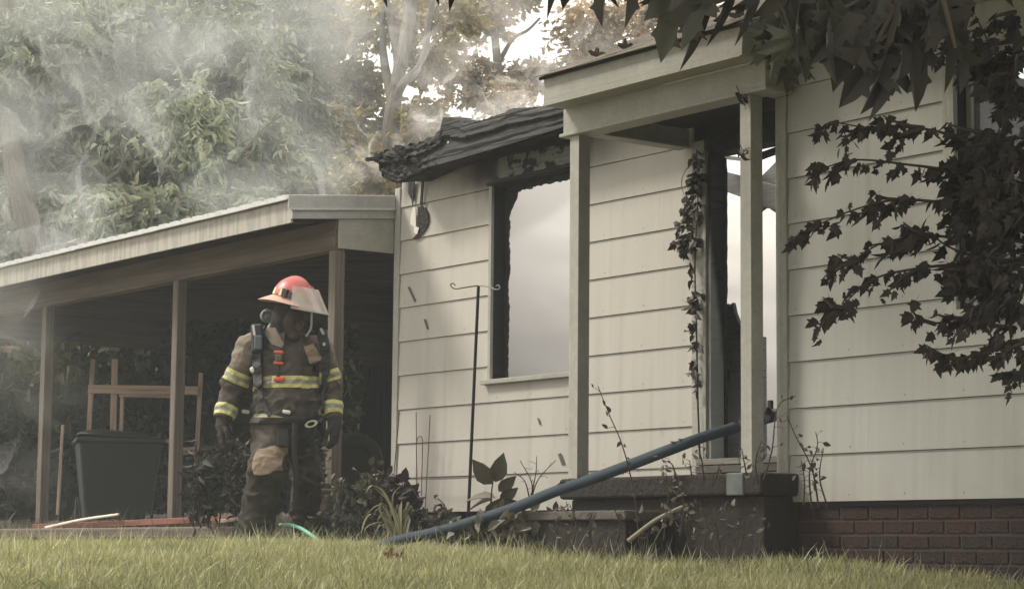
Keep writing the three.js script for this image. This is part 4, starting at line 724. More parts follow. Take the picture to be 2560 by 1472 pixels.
  mesh('collar', net(collar, [-0.2, 1.25, -0.22], [0.3, 1.62, 0.26], 0.007, (x, y, z) => { const s = 1 + 0.5 * fbm(x * 9, y * 9, z * 9); return [0.13 * s, 0.11 * s, 0.09 * s]; }), clothM, man);
  patch('collar_flap', (x, y, z) => Math.min(front(x, y, z), Math.max(collar(x, y, z), 0.0 - z)), 0.02, (x, y) => flapR(x, y), [-0.16, 1.3, -0.02], [0.1, 1.62, 0.3], (x, y, z) => { const s = 1 + 0.4 * fbm(x * 9, y * 9, 1); return [0.22 * s, 0.18 * s, 0.14 * s]; }, clothM, 0.006);
  // coat front edge
  const placket = (x, y) => Math.abs(x - fx(757) - 0.02 * Math.sin(y * 6)) - 0.028;
  patch('placket', front, 0.007, (x, y, z) => Math.max(placket(x, y), y - fy(880), fy(1050) - y), [0.08, 0.8, -0.02], [0.3, 1.42, 0.3], (x, y, z) => { const t = (y - yb) / 0.042; return Math.abs(t) < 1 ? tape(t, x, y, z) : [0.055, 0.046, 0.04]; }, clothM, 0.006);
  // breathing set: cylinder, straps, pads, gauges
  const pack = new THREE.Group(); pack.name = 'breathing_set'; pack.userData.label = 'black breathing set harness with air cylinder'; man.add(pack);
  const blk = M(rgb(0.022, 0.022, 0.024), 0.42, { bumpMap: withRepeat(T.fine, 8), bumpScale: 0.001 }), web = M(rgb(0.028, 0.026, 0.026), 0.8), pale = M(rgb(0.8, 0.8, 0.78), 0.35), steel = M(rgb(0.5, 0.54, 0.55), 0.3, { metalness: 0.7 });
  const lathe = (pts, seg = 28) => new THREE.LatheGeometry(pts.map(([a, b]) => new THREE.Vector2(a, b)), seg);
  mesh('cylinder', lathe([[0, -0.3], [0.05, -0.29], [0.08, -0.25], [0.082, 0.18], [0.07, 0.23], [0.035, 0.26], [0.03, 0.285], [0, 0.29]]).rotateX(-0.05).translate(-0.03, 1.22, -0.3), M(rgb(0.2, 0.22, 0.21), 0.4), pack);
  mesh('back_plate', new RoundedBoxGeometry(0.28, 0.5, 0.04, 2, 0.02).translate(0.02, 1.2, -0.2), blk, pack);
  const hk = P(655, 792, -0.06);
  mesh('regulator', mergeGeometries([plain(new THREE.SphereGeometry(0.055, 20, 14).scale(1, 0.9, 0.9).translate(hk[0] - 0.005, hk[1] + 0.02, hk[2])), plain(new THREE.TorusGeometry(0.04, 0.012, 8, 20).rotateX(0.5).translate(hk[0] + 0.005, hk[1] + 0.02, hk[2] + 0.04)), plain(new THREE.CylinderGeometry(0.025, 0.03, 0.09, 14).rotateZ(-0.5).translate(hk[0] + 0.035, hk[1] - 0.05, hk[2] + 0.045))]), M(rgb(0.16, 0.185, 0.185), 0.38), pack);
  const strap = (l, w, off, name = 'shoulder_strap', mat = web, zlo = -0.05) => { const q = l.map(([a, b]) => [fx(a), fy(b)]); const lo = [Math.min(...q.map((v) => v[0])) - 0.08, Math.min(...q.map((v) => v[1])) - 0.08, -0.24], hi = [Math.max(...q.map((v) => v[0])) + 0.08, Math.max(...q.map((v) => v[1])) + 0.08, 0.32]; patch(name, (x, y, z) => Math.max(coat(x, y, z), zlo - z), off, (x, y) => { let d = 1e9; for (let i = 0; i + 1 < q.length; i++) d = Math.min(d, seg2(x, y, ...q[i], ...q[i + 1])); return d - w; }, lo, hi, [0.03, 0.028, 0.028], M(rgb(1, 1, 1), 0.7, { vertexColors: true }), 0.006, pack); };
  strap([[640, 812], [632, 850], [634, 900], [640, 960]], 0.034, 0.035); strap([[795, 838], [806, 880], [806, 930]], 0.03, 0.03); strap([[640, 950], [650, 1000], [672, 1040]], 0.018, 0.014); strap([[806, 925], [796, 1000], [770, 1050]], 0.02, 0.014);
  strap([[664, 868], [684, 880], [690, 912], [692, 955]], 0.013, 0.015, 'chest_strap');
  strap([[612, 1052], [690, 1056], [800, 1050]], 0.022, 0.018, 'waist_belt');
  const put = (px, py, z) => { const q = P(px, py, 0); let zz = 0.34; while (zz > -0.1 && coat(q[0], q[1], zz) > 0) zz -= 0.004; return [q[0], q[1], zz + z]; };
  const at3 = (g, p) => g.translate(p[0], p[1], p[2]);
  const pad = put(634, 848, 0.035); mesh('strap_pad', at3(new RoundedBoxGeometry(0.085, 0.21, 0.05, 3, 0.02).rotateZ(0.05).rotateX(-0.15), pad), blk, pack);
  mesh('highlight_plate', at3(new RoundedBoxGeometry(0.016, 0.07, 0.01, 2, 0.004).rotateZ(0.15), [pad[0] - 0.02, pad[1] + 0.055, pad[2] + 0.026]), pale, pack);
  mesh('hand_set', at3(new RoundedBoxGeometry(0.055, 0.10, 0.03, 3, 0.012), [pad[0] + 0.012, pad[1] - 0.03, pad[2] + 0.034]), M(rgb(0.1, 0.13, 0.15), 0.3), pack);
  const lamp = put(630, 924, 0.05); mesh('chest_lamp', at3(new RoundedBoxGeometry(0.07, 0.045, 0.04, 3, 0.016).rotateZ(0.45), lamp), pale, pack); mesh('lamp_body', at3(new RoundedBoxGeometry(0.06, 0.09, 0.04, 3, 0.014).rotateZ(0.3), [lamp[0] + 0.005, lamp[1] - 0.02, lamp[2] - 0.03]), blk, pack);
  const sL = put(803, 850, 0.03); mesh('strap_pad', at3(new RoundedBoxGeometry(0.06, 0.15, 0.05, 3, 0.018).rotateZ(0.25), sL), blk, pack); mesh('buckle', at3(new RoundedBoxGeometry(0.02, 0.05, 0.02, 2, 0.005).rotateZ(0.5), [sL[0] - 0.015, sL[1] + 0.06, sL[2] + 0.03]), steel, pack); mesh('buckle', at3(new RoundedBoxGeometry(0.02, 0.025, 0.02, 2, 0.005), [sL[0] + 0.0, sL[1] - 0.03, sL[2] + 0.03]), steel, pack);
  for (const [a, b] of [[716, 1034], [602, 1028]]) mesh('buckle', at3(new RoundedBoxGeometry(0.055, 0.026, 0.02, 3, 0.01).rotateZ(-0.15), put(a, b, 0.025)), pale, pack);
  const gz = put(797, 1024, 0.05); mesh('gauge', at3(mergeGeometries([plain(new THREE.TorusGeometry(0.036, 0.012, 10, 28)), plain(new THREE.CylinderGeometry(0.046, 0.046, 0.03, 24).rotateX(Math.PI / 2).translate(0, 0, -0.02))]), [fx(805), gz[1], gz[2] + 0.03]), pale, pack); mesh('gauge_face', at3(new THREE.CylinderGeometry(0.03, 0.03, 0.012, 24).rotateX(Math.PI / 2), [fx(805), gz[1], gz[2] + 0.032]), blk, pack);
  mesh('gauge_hose', tube([[802, 930, 0.03], [808, 960, 0.05], [800, 990, 0.06], [804, 1012, 0.07]].map(([a, b, c]) => V3(...put(a, b, c * 0.7))), [0.011, 0.011], 24, 8), blk, pack);
  const red = M(rgb(0.75, 0.12, 0.05), 0.45);
  for (const [a, b] of [[692, 884], [692, 911]]) mesh('orange_clip', at3(new RoundedBoxGeometry(0.066, 0.022, 0.02, 3, 0.008).rotateZ(-0.06), put(a, b, 0.03)), red, pack);
  mesh('whistle', at3(new RoundedBoxGeometry(0.048, 0.05, 0.03, 3, 0.01), put(692, 898, 0.028)), M(rgb(0.12, 0.11, 0.1), 0.5), pack);
  mesh('orange_clip', at3(new RoundedBoxGeometry(0.08, 0.03, 0.02, 3, 0.01).rotateZ(0.08), put(695, 952, 0.022)), red, pack);
  // tools hanging from the belt
  mesh('carabiner', at3(new THREE.TorusGeometry(0.024, 0.007, 8, 20).scale(1.5, 0.8, 1).rotateZ(0.3), put(776, 1062, 0.05)), M(rgb(0.55, 0.55, 0.4), 0.4), pack);
  mesh('carabiner', at3(new THREE.TorusGeometry(0.02, 0.006, 8, 20).scale(1.2, 0.8, 1).rotateZ(-0.3), put(738, 1058, 0.05)), M(rgb(0.5, 0.5, 0.38), 0.4), pack);
  mesh('hanging_strap', tube([P(738, 1062, 0.2), P(736, 1120, 0.19), P(742, 1200, 0.17), P(738, 1275, 0.12)].map((q) => V3(...q)), [0.02, 0.016], 24, 8, 0.2), web, pack);
  mesh('tool_pouch', at3(new RoundedBoxGeometry(0.09, 0.13, 0.06, 3, 0.02), [fx(708), fy(1098), 0.17]), blk, pack);
  // helmet: frame with x forward, turned and tipped
  const h = new THREE.Group(); h.name = 'helmet'; h.userData.label = 'red fire helmet with clear face shield'; man.add(h);
  const fwd = V3(0.86, -0.26, 0.44).normalize(), s3 = V3().crossVectors(fwd, V3(0, 1, 0)).normalize(), u3 = V3().crossVectors(s3, fwd);
  h.matrixAutoUpdate = true; h.quaternion.setFromRotationMatrix(new THREE.Matrix4().makeBasis(fwd, u3, s3)); h.position.set(...P(721, 745, 0.05));
  const redShell = new THREE.MeshPhysicalMaterial({ color: rgb(0.60, 0.10, 0.085), roughness: 0.42, clearcoat: 0.4, clearcoatRoughness: 0.35, side: THREE.DoubleSide, map: withRepeat(T.tone, 3), bumpMap: withRepeat(T.lump, 2), bumpScale: 0.001 });
  const shell = new THREE.SphereGeometry(1, 40, 20, 0, Math.PI * 2, 0, Math.PI / 2), sp = shell.attributes.position;
  for (let i = 0; i < sp.count; i++) { const x = sp.getX(i), y = sp.getY(i), z = sp.getZ(i), ridge = 1 + 0.05 * Math.exp(-z * z * 40) * y; sp.setXYZ(i, x * 0.155, y * 0.155 * ridge, z * 0.128); }
  shell.computeVertexNormals(); mesh('shell', shell, redShell, h);
  const rim = [], rn = 64; { const pos = [], idx = [], ring = [[1, 0.012], [1.0, -0.004], [1.06, -0.008], [1.22, -0.02], [1.38, -0.034], [1.39, -0.04], [1.2, -0.034], [1, -0.02]]; for (let i = 0; i <= rn; i++) { const a = i / rn * 2 * Math.PI, c = Math.cos(a), s = Math.sin(a); for (const [k, y] of ring) { const ext = (k - 1) * (c < 0 ? 1 + 0.55 * c * c : 1 + 0.1 * c * c); pos.push((0.155 + 0.17 * ext) * c, y - (c < 0 ? 0.03 * (k - 1) / 0.39 * c * c : 0) , (0.128 + 0.13 * ext) * s); } } const nr = ring.length; for (let i = 0; i < rn; i++) for (let j = 0; j < nr; j++) { const a = i * nr + j, b = i * nr + (j + 1) % nr, c2 = a + nr, d = b + nr; idx.push(a, b, c2, b, d, c2); } const g = new THREE.BufferGeometry(); g.setAttribute('position', new THREE.Float32BufferAttribute(pos, 3)); g.setIndex(idx); g.computeVertexNormals(); g.setAttribute('uv', new THREE.Float32BufferAttribute(new Float32Array(pos.length / 3 * 2), 2)); mesh('brim', g, M(rgb(0.62, 0.38, 0.3), 0.5), h); }
  const onShell = (a, y, k = 1.015) => { const q = Math.sqrt(1 - (y / 0.155) ** 2) * k; return [0.155 * q * Math.cos(a), y, 0.128 * q * Math.sin(a)]; };
  for (const c of [0.75, 1.62, 2.45, -0.75, -1.6, -2.45]) { const pos = [], idx = []; for (let i = 0; i <= 8; i++) for (const [y, w] of [[0.006, 0.26], [0.052, 0.19]]) pos.push(...onShell(c + (i / 4 - 1) * w, y)); for (let i = 0; i < 8; i++) { const a = i * 2; idx.push(a, a + 2, a + 1, a + 1, a + 2, a + 3); } const g = new THREE.BufferGeometry(); g.setAttribute('position', new THREE.Float32BufferAttribute(pos, 3)); g.setIndex(idx); g.computeVertexNormals(); mesh('reflective_mark', g, M(rgb(0.75, 0.7, 0.36), 0.5), h); }
  for (const s of [1, -1]) { const q = onShell(s * 1.2, 0.028, 1.05); mesh('shield_hinge', new THREE.CylinderGeometry(0.022, 0.022, 0.03, 16).rotateX(Math.PI / 2).translate(q[0], q[1], q[2]), blk, h); const q2 = onShell(s * 1.52, 0.03, 1.04); mesh('hinge_block', new RoundedBoxGeometry(0.045, 0.06, 0.025, 2, 0.006).translate(q2[0], q2[1], q2[2]), blk, h); }
  { const pos = [], idx = [], na = 24, nb = 12; for (let k = 0; k < 2; k++) for (let j = 0; j <= nb; j++) for (let i = 0; i <= na; i++) { const a = (i / na - 0.5) * 2.55, t = j / nb, r = mix(0.150, 0.288, t) + (k ? 0 : 0.003), x = Math.cos(a) * r * 1.0 + 0.012, z = Math.sin(a) * mix(0.138, 0.158, t) * (k ? 0.985 : 1); pos.push(x, mix(0.105, -0.045, t) - 0.018 * (1 - Math.cos(a)) , z); } const w = na + 1, S = (nb + 1) * w; for (let k = 0; k < 2; k++) for (let j = 0; j < nb; j++) for (let i = 0; i < na; i++) { const a = k * S + j * w + i; idx.push(a, a + 1, a + w, a + 1, a + w + 1, a + w); } const g = new THREE.BufferGeometry(); g.setAttribute('position', new THREE.Float32BufferAttribute(pos, 3)); g.setIndex(idx); g.computeVertexNormals();
    mesh('face_shield', g, new THREE.MeshPhysicalMaterial({ color: rgb(0.92, 0.90, 0.86), roughness: 0.16, transmission: 0.72, thickness: 0, ior: 1.5, side: THREE.DoubleSide }), h);
    const edge = []; for (let i = 0; i <= na; i++) { const q = (nb * w + i) * 3; edge.push(V3(pos[q], pos[q + 1], pos[q + 2])); } mesh('shield_edge', tube(edge, [0.004, 0.004], 40, 6), M(rgb(0.25, 0.28, 0.27), 0.35), h); }
  mesh('crest', new RoundedBoxGeometry(0.02, 0.07, 0.045, 2, 0.008).rotateZ(0.5).translate(0.135, 0.085, 0), redShell, h);
  mesh('chin_strap', tube([P(772, 768, 0.13), P(771, 800, 0.12), P(769, 822, 0.11), P(758, 842, 0.12)].map((q) => V3(...q)), [0.008, 0.008], 24, 8), M(rgb(0.42, 0.44, 0.43), 0.6), man);
}
// ---------------------------------------------------------------- leaves
function leafMat(r, g, b, through = 0.35) { return new THREE.MeshPhysicalMaterial({ color: rgb(r, g, b), roughness: 0.75, transmission: through, thickness: 0, side: THREE.DoubleSide }); }
// pointed leaf along +y, folded on its midrib, length 1
function simpleLeaf(w = 0.36, fold = 0.12, droop = 0.25) {
  const rows = [[0, 0.02], [0.18, 0.7], [0.42, 1], [0.7, 0.72], [1, 0]], pos = [], idx = [];
  rows.forEach(([y, k]) => { const z = -droop * y * y; pos.push(-w / 2 * k, y, z + fold * k * w * 2, 0, y, z, w / 2 * k, y, z + fold * k * w * 2); });
  for (let i = 0; i < rows.length - 1; i++) { const a = i * 3; idx.push(a, a + 1, a + 3, a + 1, a + 4, a + 3, a + 1, a + 2, a + 4, a + 2, a + 5, a + 4); }
  const g = new THREE.BufferGeometry(); g.setAttribute('position', new THREE.Float32BufferAttribute(pos, 3)); g.setAttribute('uv', new THREE.Float32BufferAttribute(new Float32Array(pos.length / 3 * 2), 2)); g.setIndex(idx); g.computeVertexNormals(); return g;
}
// lobed maple leaf along +y, length 1, two halves folded on the midrib
function lobedLeaf(deep, fold, droop, seed) {
  const r = rng(seed), j = (v) => v * (1 + (r() - 0.5) * 0.16);
  const half = deep ? [[0.02, -0.02], [0.12, -0.03], [0.36, -0.14], [0.30, 0.0], [0.40, 0.06], [0.27, 0.13], [0.42, 0.27], [0.66, 0.40], [0.50, 0.41], [0.52, 0.50], [0.36, 0.46], [0.2, 0.42], [0.19, 0.56], [0.30, 0.70], [0.17, 0.72], [0.12, 0.84], [0.0, 1.04]] : [[0.02, -0.02], [0.16, 0.0], [0.36, 0.06], [0.34, 0.18], [0.30, 0.24], [0.5, 0.46], [0.38, 0.48], [0.24, 0.5], [0.22, 0.62], [0.14, 0.76], [0.0, 1.02]];
  const list = [];
  for (const s of [-1, 1]) {
    const pts = [[0, -0.02], ...half.map(([x, y]) => [s * j(x), y === half.at(-1)[1] ? y : y + (r() - 0.5) * 0.02])];
    const g = new THREE.ShapeGeometry(new THREE.Shape(pts.map(([x, y]) => new THREE.Vector2(x, y)))); const p = g.attributes.position;
    for (let i = 0; i < p.count; i++) { const x = p.getX(i), y = p.getY(i); p.setZ(i, Math.abs(x) * fold - droop * (x * x * 1.2 + y * y) + 0.05 * Math.sin(x * 9 + seed) * Math.abs(x)); }
    g.computeVertexNormals(); list.push(plain(g));
  }
  list.push(plain(new THREE.CylinderGeometry(0.008, 0.008, 0.4, 4).translate(0, -0.2, 0)));
  return mergeGeometries(list);
}
const Q = new THREE.Quaternion(), E3 = new THREE.Euler();
function place(p, dir, roll, s) {                          // leaf from p along dir
  const y = dir.clone().normalize(), q = new THREE.Quaternion().setFromUnitVectors(V3(0, 1, 0), y), q2 = new THREE.Quaternion().setFromAxisAngle(y, roll);
  return new THREE.Matrix4().compose(p, q2.multiply(q), V3(s, s, s));
}
const gauss = (r) => (r() + r() + r() + r() - 2) * 0.86;
const unit = (r) => { const a = r() * 6.283, y = r() * 2 - 1, k = Math.sqrt(1 - y * y); return V3(Math.cos(a) * k, y, Math.sin(a) * k); };
// ---------------------------------------------------------------- trees of the wood behind
const longLeaf = simpleLeaf(0.34, 0.2, 0.35), broadLeaf = simpleLeaf(0.62, 0.12, 0.2);
function woodTree({ name, label, seed, trunk, r0, r1, limbs = [], clumps, leaf, size, hue, per, spread, hang = 0.7, mat, pale, group = 'trees of the smoky wood' }) {
  const r = rng(seed), t = thing(name, label, 'tree', [0, 0, 0], group), tp = trunk.map((v) => at(...v));
  const foot = tp[0].clone(); foot.y = groundY(foot.x, foot.z) - 0.1; if (tp[0].y > foot.y + 0.3) tp.unshift(foot);
  mesh('trunk', tube(tp, [r0, r1], 40, 10, 0.25), pale ? m.barkPale : m.bark, t);
  for (const l of limbs) mesh('limb', tube(l.p.map((v) => at(...v)), l.r, 24, 7, 0.2), pale || l.pale ? m.barkPale : m.bark, t);
  const list = [];
  for (const [px, py, d, sx, sy, n, tone] of clumps) {
    const c = at(px, py, d), ex = sx * d / FOCAL, ey = sy * d / FOCAL;
    // twigs first, leaves along them
    for (let k = 0; k < n; k++) {
      const o = RIGHT.clone().multiplyScalar(gauss(r) * ex).addScaledVector(V3(0, 1, 0), gauss(r) * ey).addScaledVector(BACK, gauss(r) * Math.min(ex, 1.6));
      const p = c.clone().add(o), dir = unit(r); dir.y = dir.y * 0.5 - hang * 0.5; dir.normalize();
      const shade = 0.55 + 0.75 * clamp(0.5 + 0.9 * N(p.x * 0.9, p.y * 0.9, p.z * 0.9) + 0.3 * (r() - 0.5));
      for (let q = 0; q < per; q++) {
        const b = p.clone().addScaledVector(dir, q * spread), ld = unit(r).multiplyScalar(0.8).add(dir); ld.y -= hang;
        const k2 = shade * (0.75 + r() * 0.5) * (tone ?? 1), y = r();
        list.push([place(b, ld, r() * 6.28, size * (0.65 + r() * 0.6)), rgb(mix(hue[0], hue[0] * 1.5, y) * k2, mix(hue[1], hue[1] * 1.15, y) * k2, hue[2] * k2)]);
      }
    }
  }
  instanced('crown', leaf, mat, list, t);
  return t;
}
const leafA = leafMat(1, 1, 1, 0.35), leafB = leafMat(1, 1, 1, 0.5);
woodTree({ name: 'leafy_tree', label: 'big dark tree with drooping leaves filling upper left behind carport', seed: 1, trunk: [[88, 660, 24.4], [62, 520, 24.5], [34, 420, 24.8], [20, 60, 27], [0, -200, 27.2]], r0: 0.16, r1: 0.09,
  limbs: [{ p: [[720, 600, 27.5], [735, 460, 27.5], [758, 330, 27.8], [765, 200, 28]], r: [0.05, 0.025] }, { p: [[555, 560, 25.5], [580, 440, 25.4], [640, 340, 25.4], [700, 290, 25.4]], r: [0.03, 0.012] }, { p: [[225, 530, 25], [262, 455, 25], [300, 420, 25], [306, 360, 25]], r: [0.035, 0.018], pale: 1 }, { p: [[262, 455, 25], [225, 415, 25], [190, 380, 25.2], [150, 340, 25.4]], r: [0.03, 0.012], pale: 1 }, { p: [[225, 530, 25], [205, 580, 25], [185, 640, 25]], r: [0.03, 0.02], pale: 1 }, { p: [[262, 455, 25], [285, 500, 24.9], [290, 570, 24.8]], r: [0.02, 0.01], pale: 1 }, { p: [[20, 440, 25.4], [60, 370, 25.2], [90, 345, 25.2], [95, 290, 25]], r: [0.03, 0.012], pale: 1 }, { p: [[130, 500, 25.2], [150, 430, 25], [215, 400, 25]], r: [0.022, 0.01], pale: 1 }, { p: [[30, 300, 26.5], [200, 200, 26], [420, 60, 26]], r: [0.08, 0.03] }],
  clumps: [[60, 120, 26, 160, 120, 620], [330, 90, 27, 170, 110, 700], [560, 150, 27.5, 130, 130, 620], [150, 330, 26, 150, 110, 560], [420, 330, 26, 150, 110, 620, 1.2], [620, 380, 27, 110, 100, 460, 1.15], [100, 530, 25.5, 130, 80, 420, 0.8], [350, 540, 25, 150, 70, 460], [560, 520, 26, 120, 60, 420, 1.1], [720, 120, 29, 70, 150, 330, 0.7], [740, 300, 29, 60, 90, 260, 0.75]],
  leaf: longLeaf, size: 0.15, hue: [0.25, 0.32, 0.225], per: 9, spread: 0.04, hang: 0.7, mat: leafA });
woodTree({ name: 'leafy_tree', label: 'yellow green tree with forked grey trunk standing over the house corner', seed: 2, trunk: [[950, 520, 33], [965, 380, 33], [985, 250, 33], [1000, 170, 33], [1020, 60, 33.2], [1035, -120, 33.4]], r0: 0.17, r1: 0.09, pale: 1,
  limbs: [{ p: [[982, 260, 33], [1010, 205, 32.8], [1050, 165, 32.6], [1064, 120, 32.6], [1070, 60, 32.6], [1085, -20, 32.6]], r: [0.075, 0.035] }, { p: [[1000, 170, 33], [985, 90, 33.2], [965, 0, 33.4]], r: [0.085, 0.05] }, { p: [[980, 250, 33], [960, 150, 33.4], [955, 30, 33.6]], r: [0.09, 0.04] }, { p: [[870, 400, 34], [910, 300, 34], [935, 180, 34]], r: [0.045, 0.02] }, { p: [[1000, 350, 32.5], [1060, 310, 32.5], [1110, 285, 32.5]], r: [0.045, 0.02] }],
  clumps: [[870, 60, 34, 70, 70, 200, 1.1], [900, 210, 34, 55, 60, 170, 1.2], [830, 330, 33, 60, 70, 240], [900, 420, 33, 60, 70, 260], [1010, 40, 34, 80, 60, 180, 1.1], [1080, 150, 33.5, 55, 55, 120, 1.1], [1060, 300, 33, 55, 60, 190, 1.2], [960, 330, 34, 60, 60, 150], [1140, 40, 34, 55, 60, 140, 1], [800, 470, 32, 70, 50, 280, 1.25], [960, 460, 33, 50, 40, 140], [780, 130, 34, 50, 120, 260, 0.8]],
  leaf: broadLeaf, size: 0.13, hue: [0.28, 0.27, 0.11], per: 6, spread: 0.05, hang: 0.4, mat: leafB });
woodTree({ name: 'leafy_tree', label: 'thin leaved pale tree in bright sky above the burned eave', seed: 3, trunk: [[1270, 520, 42], [1262, 300, 42], [1240, 120, 42], [1225, -60, 42]], r0: 0.14, r1: 0.07, pale: 1,
  limbs: [{ p: [[1250, 150, 42], [1285, 95, 42], [1320, 75, 42], [1350, 45, 42]], r: [0.05, 0.02] }, { p: [[1262, 300, 42], [1330, 200, 42], [1420, 150, 42], [1500, 120, 42]], r: [0.05, 0.02] }],
  clumps: [[1200, 40, 42, 70, 60, 170], [1300, 0, 42, 40, 25, 60, 1.1], [1310, 190, 42, 60, 30, 110], [1440, 50, 42, 40, 60, 80, 1.2], [1520, 60, 42, 60, 60, 150, 1.2], [1480, 130, 42, 60, 40, 130, 1.1], [1180, 200, 42, 60, 60, 190], [1260, 250, 41, 70, 40, 170], [1600, 40, 43, 60, 50, 110, 1.2], [1380, 190, 42, 50, 30, 90]],
  leaf: broadLeaf, size: 0.13, hue: [0.30, 0.27, 0.17], per: 6, spread: 0.06, hang: 0.3, mat: leafB });
woodTree({ name: 'leafy_tree', label: 'shadowy far tree closing the gap between the big tree and the forked tree', seed: 4, trunk: [[690, 640, 38], [700, 350, 38], [720, 60, 38], [730, -150, 38]], r0: 0.22, r1: 0.12,
  limbs: [{ p: [[730, 470, 34], [745, 400, 34], [760, 330, 34]], r: [0.05, 0.02] }],
  clumps: [[640, 100, 38, 110, 120, 360, 0.7], [650, 330, 38, 110, 110, 360, 0.7], [760, 330, 37, 60, 120, 260, 0.75], [400, 120, 36, 160, 140, 460, 0.65], [120, 150, 36, 170, 140, 460, 0.65], [250, 420, 36, 220, 110, 520, 0.6], [560, 500, 36, 170, 70, 380, 0.7], [820, 480, 37, 70, 50, 180, 0.9]],
  leaf: broadLeaf, size: 0.17, hue: [0.21, 0.27, 0.19], per: 6, spread: 0.06, hang: 0.4, mat: leafA });
// far wood that reads as one mass, low behind everything at the left
{
  const r = rng(6), list = [];
  for (let k = 0; k < 40000; k++) {
    const d = 43 + r() * 8, px = -900 + r() * 1750, py = 1250 - Math.pow(r(), 0.8) * 1400, p = at(px, py, d), s = 0.45 + 0.6 * clamp(0.5 + N(p.x * 0.4, p.y * 0.4, p.z * 0.4));
    list.push([place(p, unit(r), r() * 6, 0.34 * (0.6 + r() * 0.7)), rgb(0.12 * s, 0.14 * s, 0.085 * s)]);
  }
  instanced('distant_wood', broadLeaf, leafA, list); tag(scene.children.at(-1), 'dim mass of far wood behind the trees at left', 'wood');
}
// undergrowth seen beneath and behind the carport
{
  const r = rng(16), list = [];
  for (let k = 0; k < 30000; k++) {
    const d = 23.5 + r() * 3.5, px = -80 + r() * 968, py = 860 + Math.pow(r(), 0.7) * 460 - 60, p = at(px, py, d); if (p.y < -0.2) continue;
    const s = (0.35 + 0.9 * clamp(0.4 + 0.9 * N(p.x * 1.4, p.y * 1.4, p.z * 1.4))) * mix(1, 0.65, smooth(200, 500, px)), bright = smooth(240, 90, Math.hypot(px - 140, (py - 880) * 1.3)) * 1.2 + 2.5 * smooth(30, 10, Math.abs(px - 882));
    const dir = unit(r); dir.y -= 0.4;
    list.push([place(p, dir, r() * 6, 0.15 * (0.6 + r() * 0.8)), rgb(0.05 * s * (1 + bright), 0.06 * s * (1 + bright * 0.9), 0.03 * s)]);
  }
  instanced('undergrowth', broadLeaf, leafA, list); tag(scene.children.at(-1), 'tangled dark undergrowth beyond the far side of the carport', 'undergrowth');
  const v = thing('vine_bush', 'pale lit leafy vine hanging beyond the left carport post', 'vine');
  const l2 = [], r2 = rng(17);
  mesh('stem', tube([at(100, 1290, 22), at(115, 1000, 22), at(150, 860, 22), at(200, 830, 22)], [0.025, 0.012], 20, 6), m.bark, v);
  for (let k = 0; k < 520; k++) { const p = at(135 + gauss(r2) * 52, 895 + gauss(r2) * 32, 22 + gauss(r2) * 0.3), s = 0.7 + r2() * 0.6, d = unit(r2); d.y -= 0.7; l2.push([place(p, d, r2() * 6, 0.10 + r2() * 0.05), rgb(0.17 * s, 0.18 * s, 0.06 * s)]); }
  instanced('foliage', broadLeaf, leafB, l2, v);
  const t = thing('bent_tree', 'curved pale tree trunk bending over behind the lumber frame', 'tree trunk');
  mesh('trunk', tube([at(190, 790, 24.6), at(240, 858, 24.5), at(284, 884, 24.4), at(310, 925, 24.4), at(322, 1000, 24.6), at(318, 1310, 25)], (q) => mix(0.10, 0.07, q), 40, 12, 0.3), m.barkPale, t);
}
// ---------------------------------------------------------------- garden plants
function leafyBush(name, label, cat, pts, n, spreadPx, size, hue, seed, leaf, mat, group, hang = 0.2) {   // stems through points, leaves about them
  const t = thing(name, label, cat, [0, 0, 0], group), r = rng(seed), list = [];
  for (const l of pts) {
    const c = l.map((v) => Array.isArray(v) ? at(...v) : v), curve = new THREE.CatmullRomCurve3(c);
    mesh('stem', tube(c, [0.008, 0.003], 16, 5, 0.2), m.twig, t);
    for (let k = 0; k < n; k++) {
      const q = 0.15 + 0.85 * r(), p = curve.getPointAt(q), sp = spreadPx * c[0].distanceTo(EYE) / FOCAL; p.add(unit(r).multiplyScalar(sp * (0.3 + r())));
      const d = unit(r); d.y += 0.3 - hang; const s = 0.6 + r() * 0.8; list.push([place(p, d, r() * 6, size * (0.6 + r() * 0.7)), rgb(hue[0] * s, hue[1] * s, hue[2] * s)]);
    }
  }
  instanced('foliage', leaf, mat, list, t); return t;
}
const dull = [0.06, 0.062, 0.035], grey = [0.15, 0.15, 0.09];
leafyBush('shrub', 'dark shrub with shiny narrow leaves left of the person', 'shrub', [[[520, 1320, 16.6], [515, 1230, 16.6], [505, 1120, 16.6]], [[545, 1320, 16.6], [560, 1220, 16.6], [560, 1110, 16.6]], [[500, 1320, 16.6], [498, 1240, 16.6], [500, 1160, 16.5]], [[580, 1320, 16.8], [590, 1220, 16.8], [600, 1130, 16.8]], [[620, 1320, 16.8], [625, 1220, 16.8], [620, 1130, 16.8]]], 130, 26, 0.10, [0.045, 0.045, 0.03], 21, longLeaf, leafA, 'shrubs round the carport');
leafyBush('shrub', 'loose grey green shrub behind the person beside the corner post', 'shrub', [[[775, 1310, 16.4], [770, 1200, 16.4], [765, 1080, 16.4]], [[800, 1310, 16.4], [790, 1220, 16.4], [795, 1120, 16.4]], [[760, 1310, 16.4], [775, 1240, 16.4], [785, 1160, 16.4]]], 95, 24, 0.075, [0.09, 0.095, 0.06], 22, broadLeaf, leafA, 'shrubs round the carport');
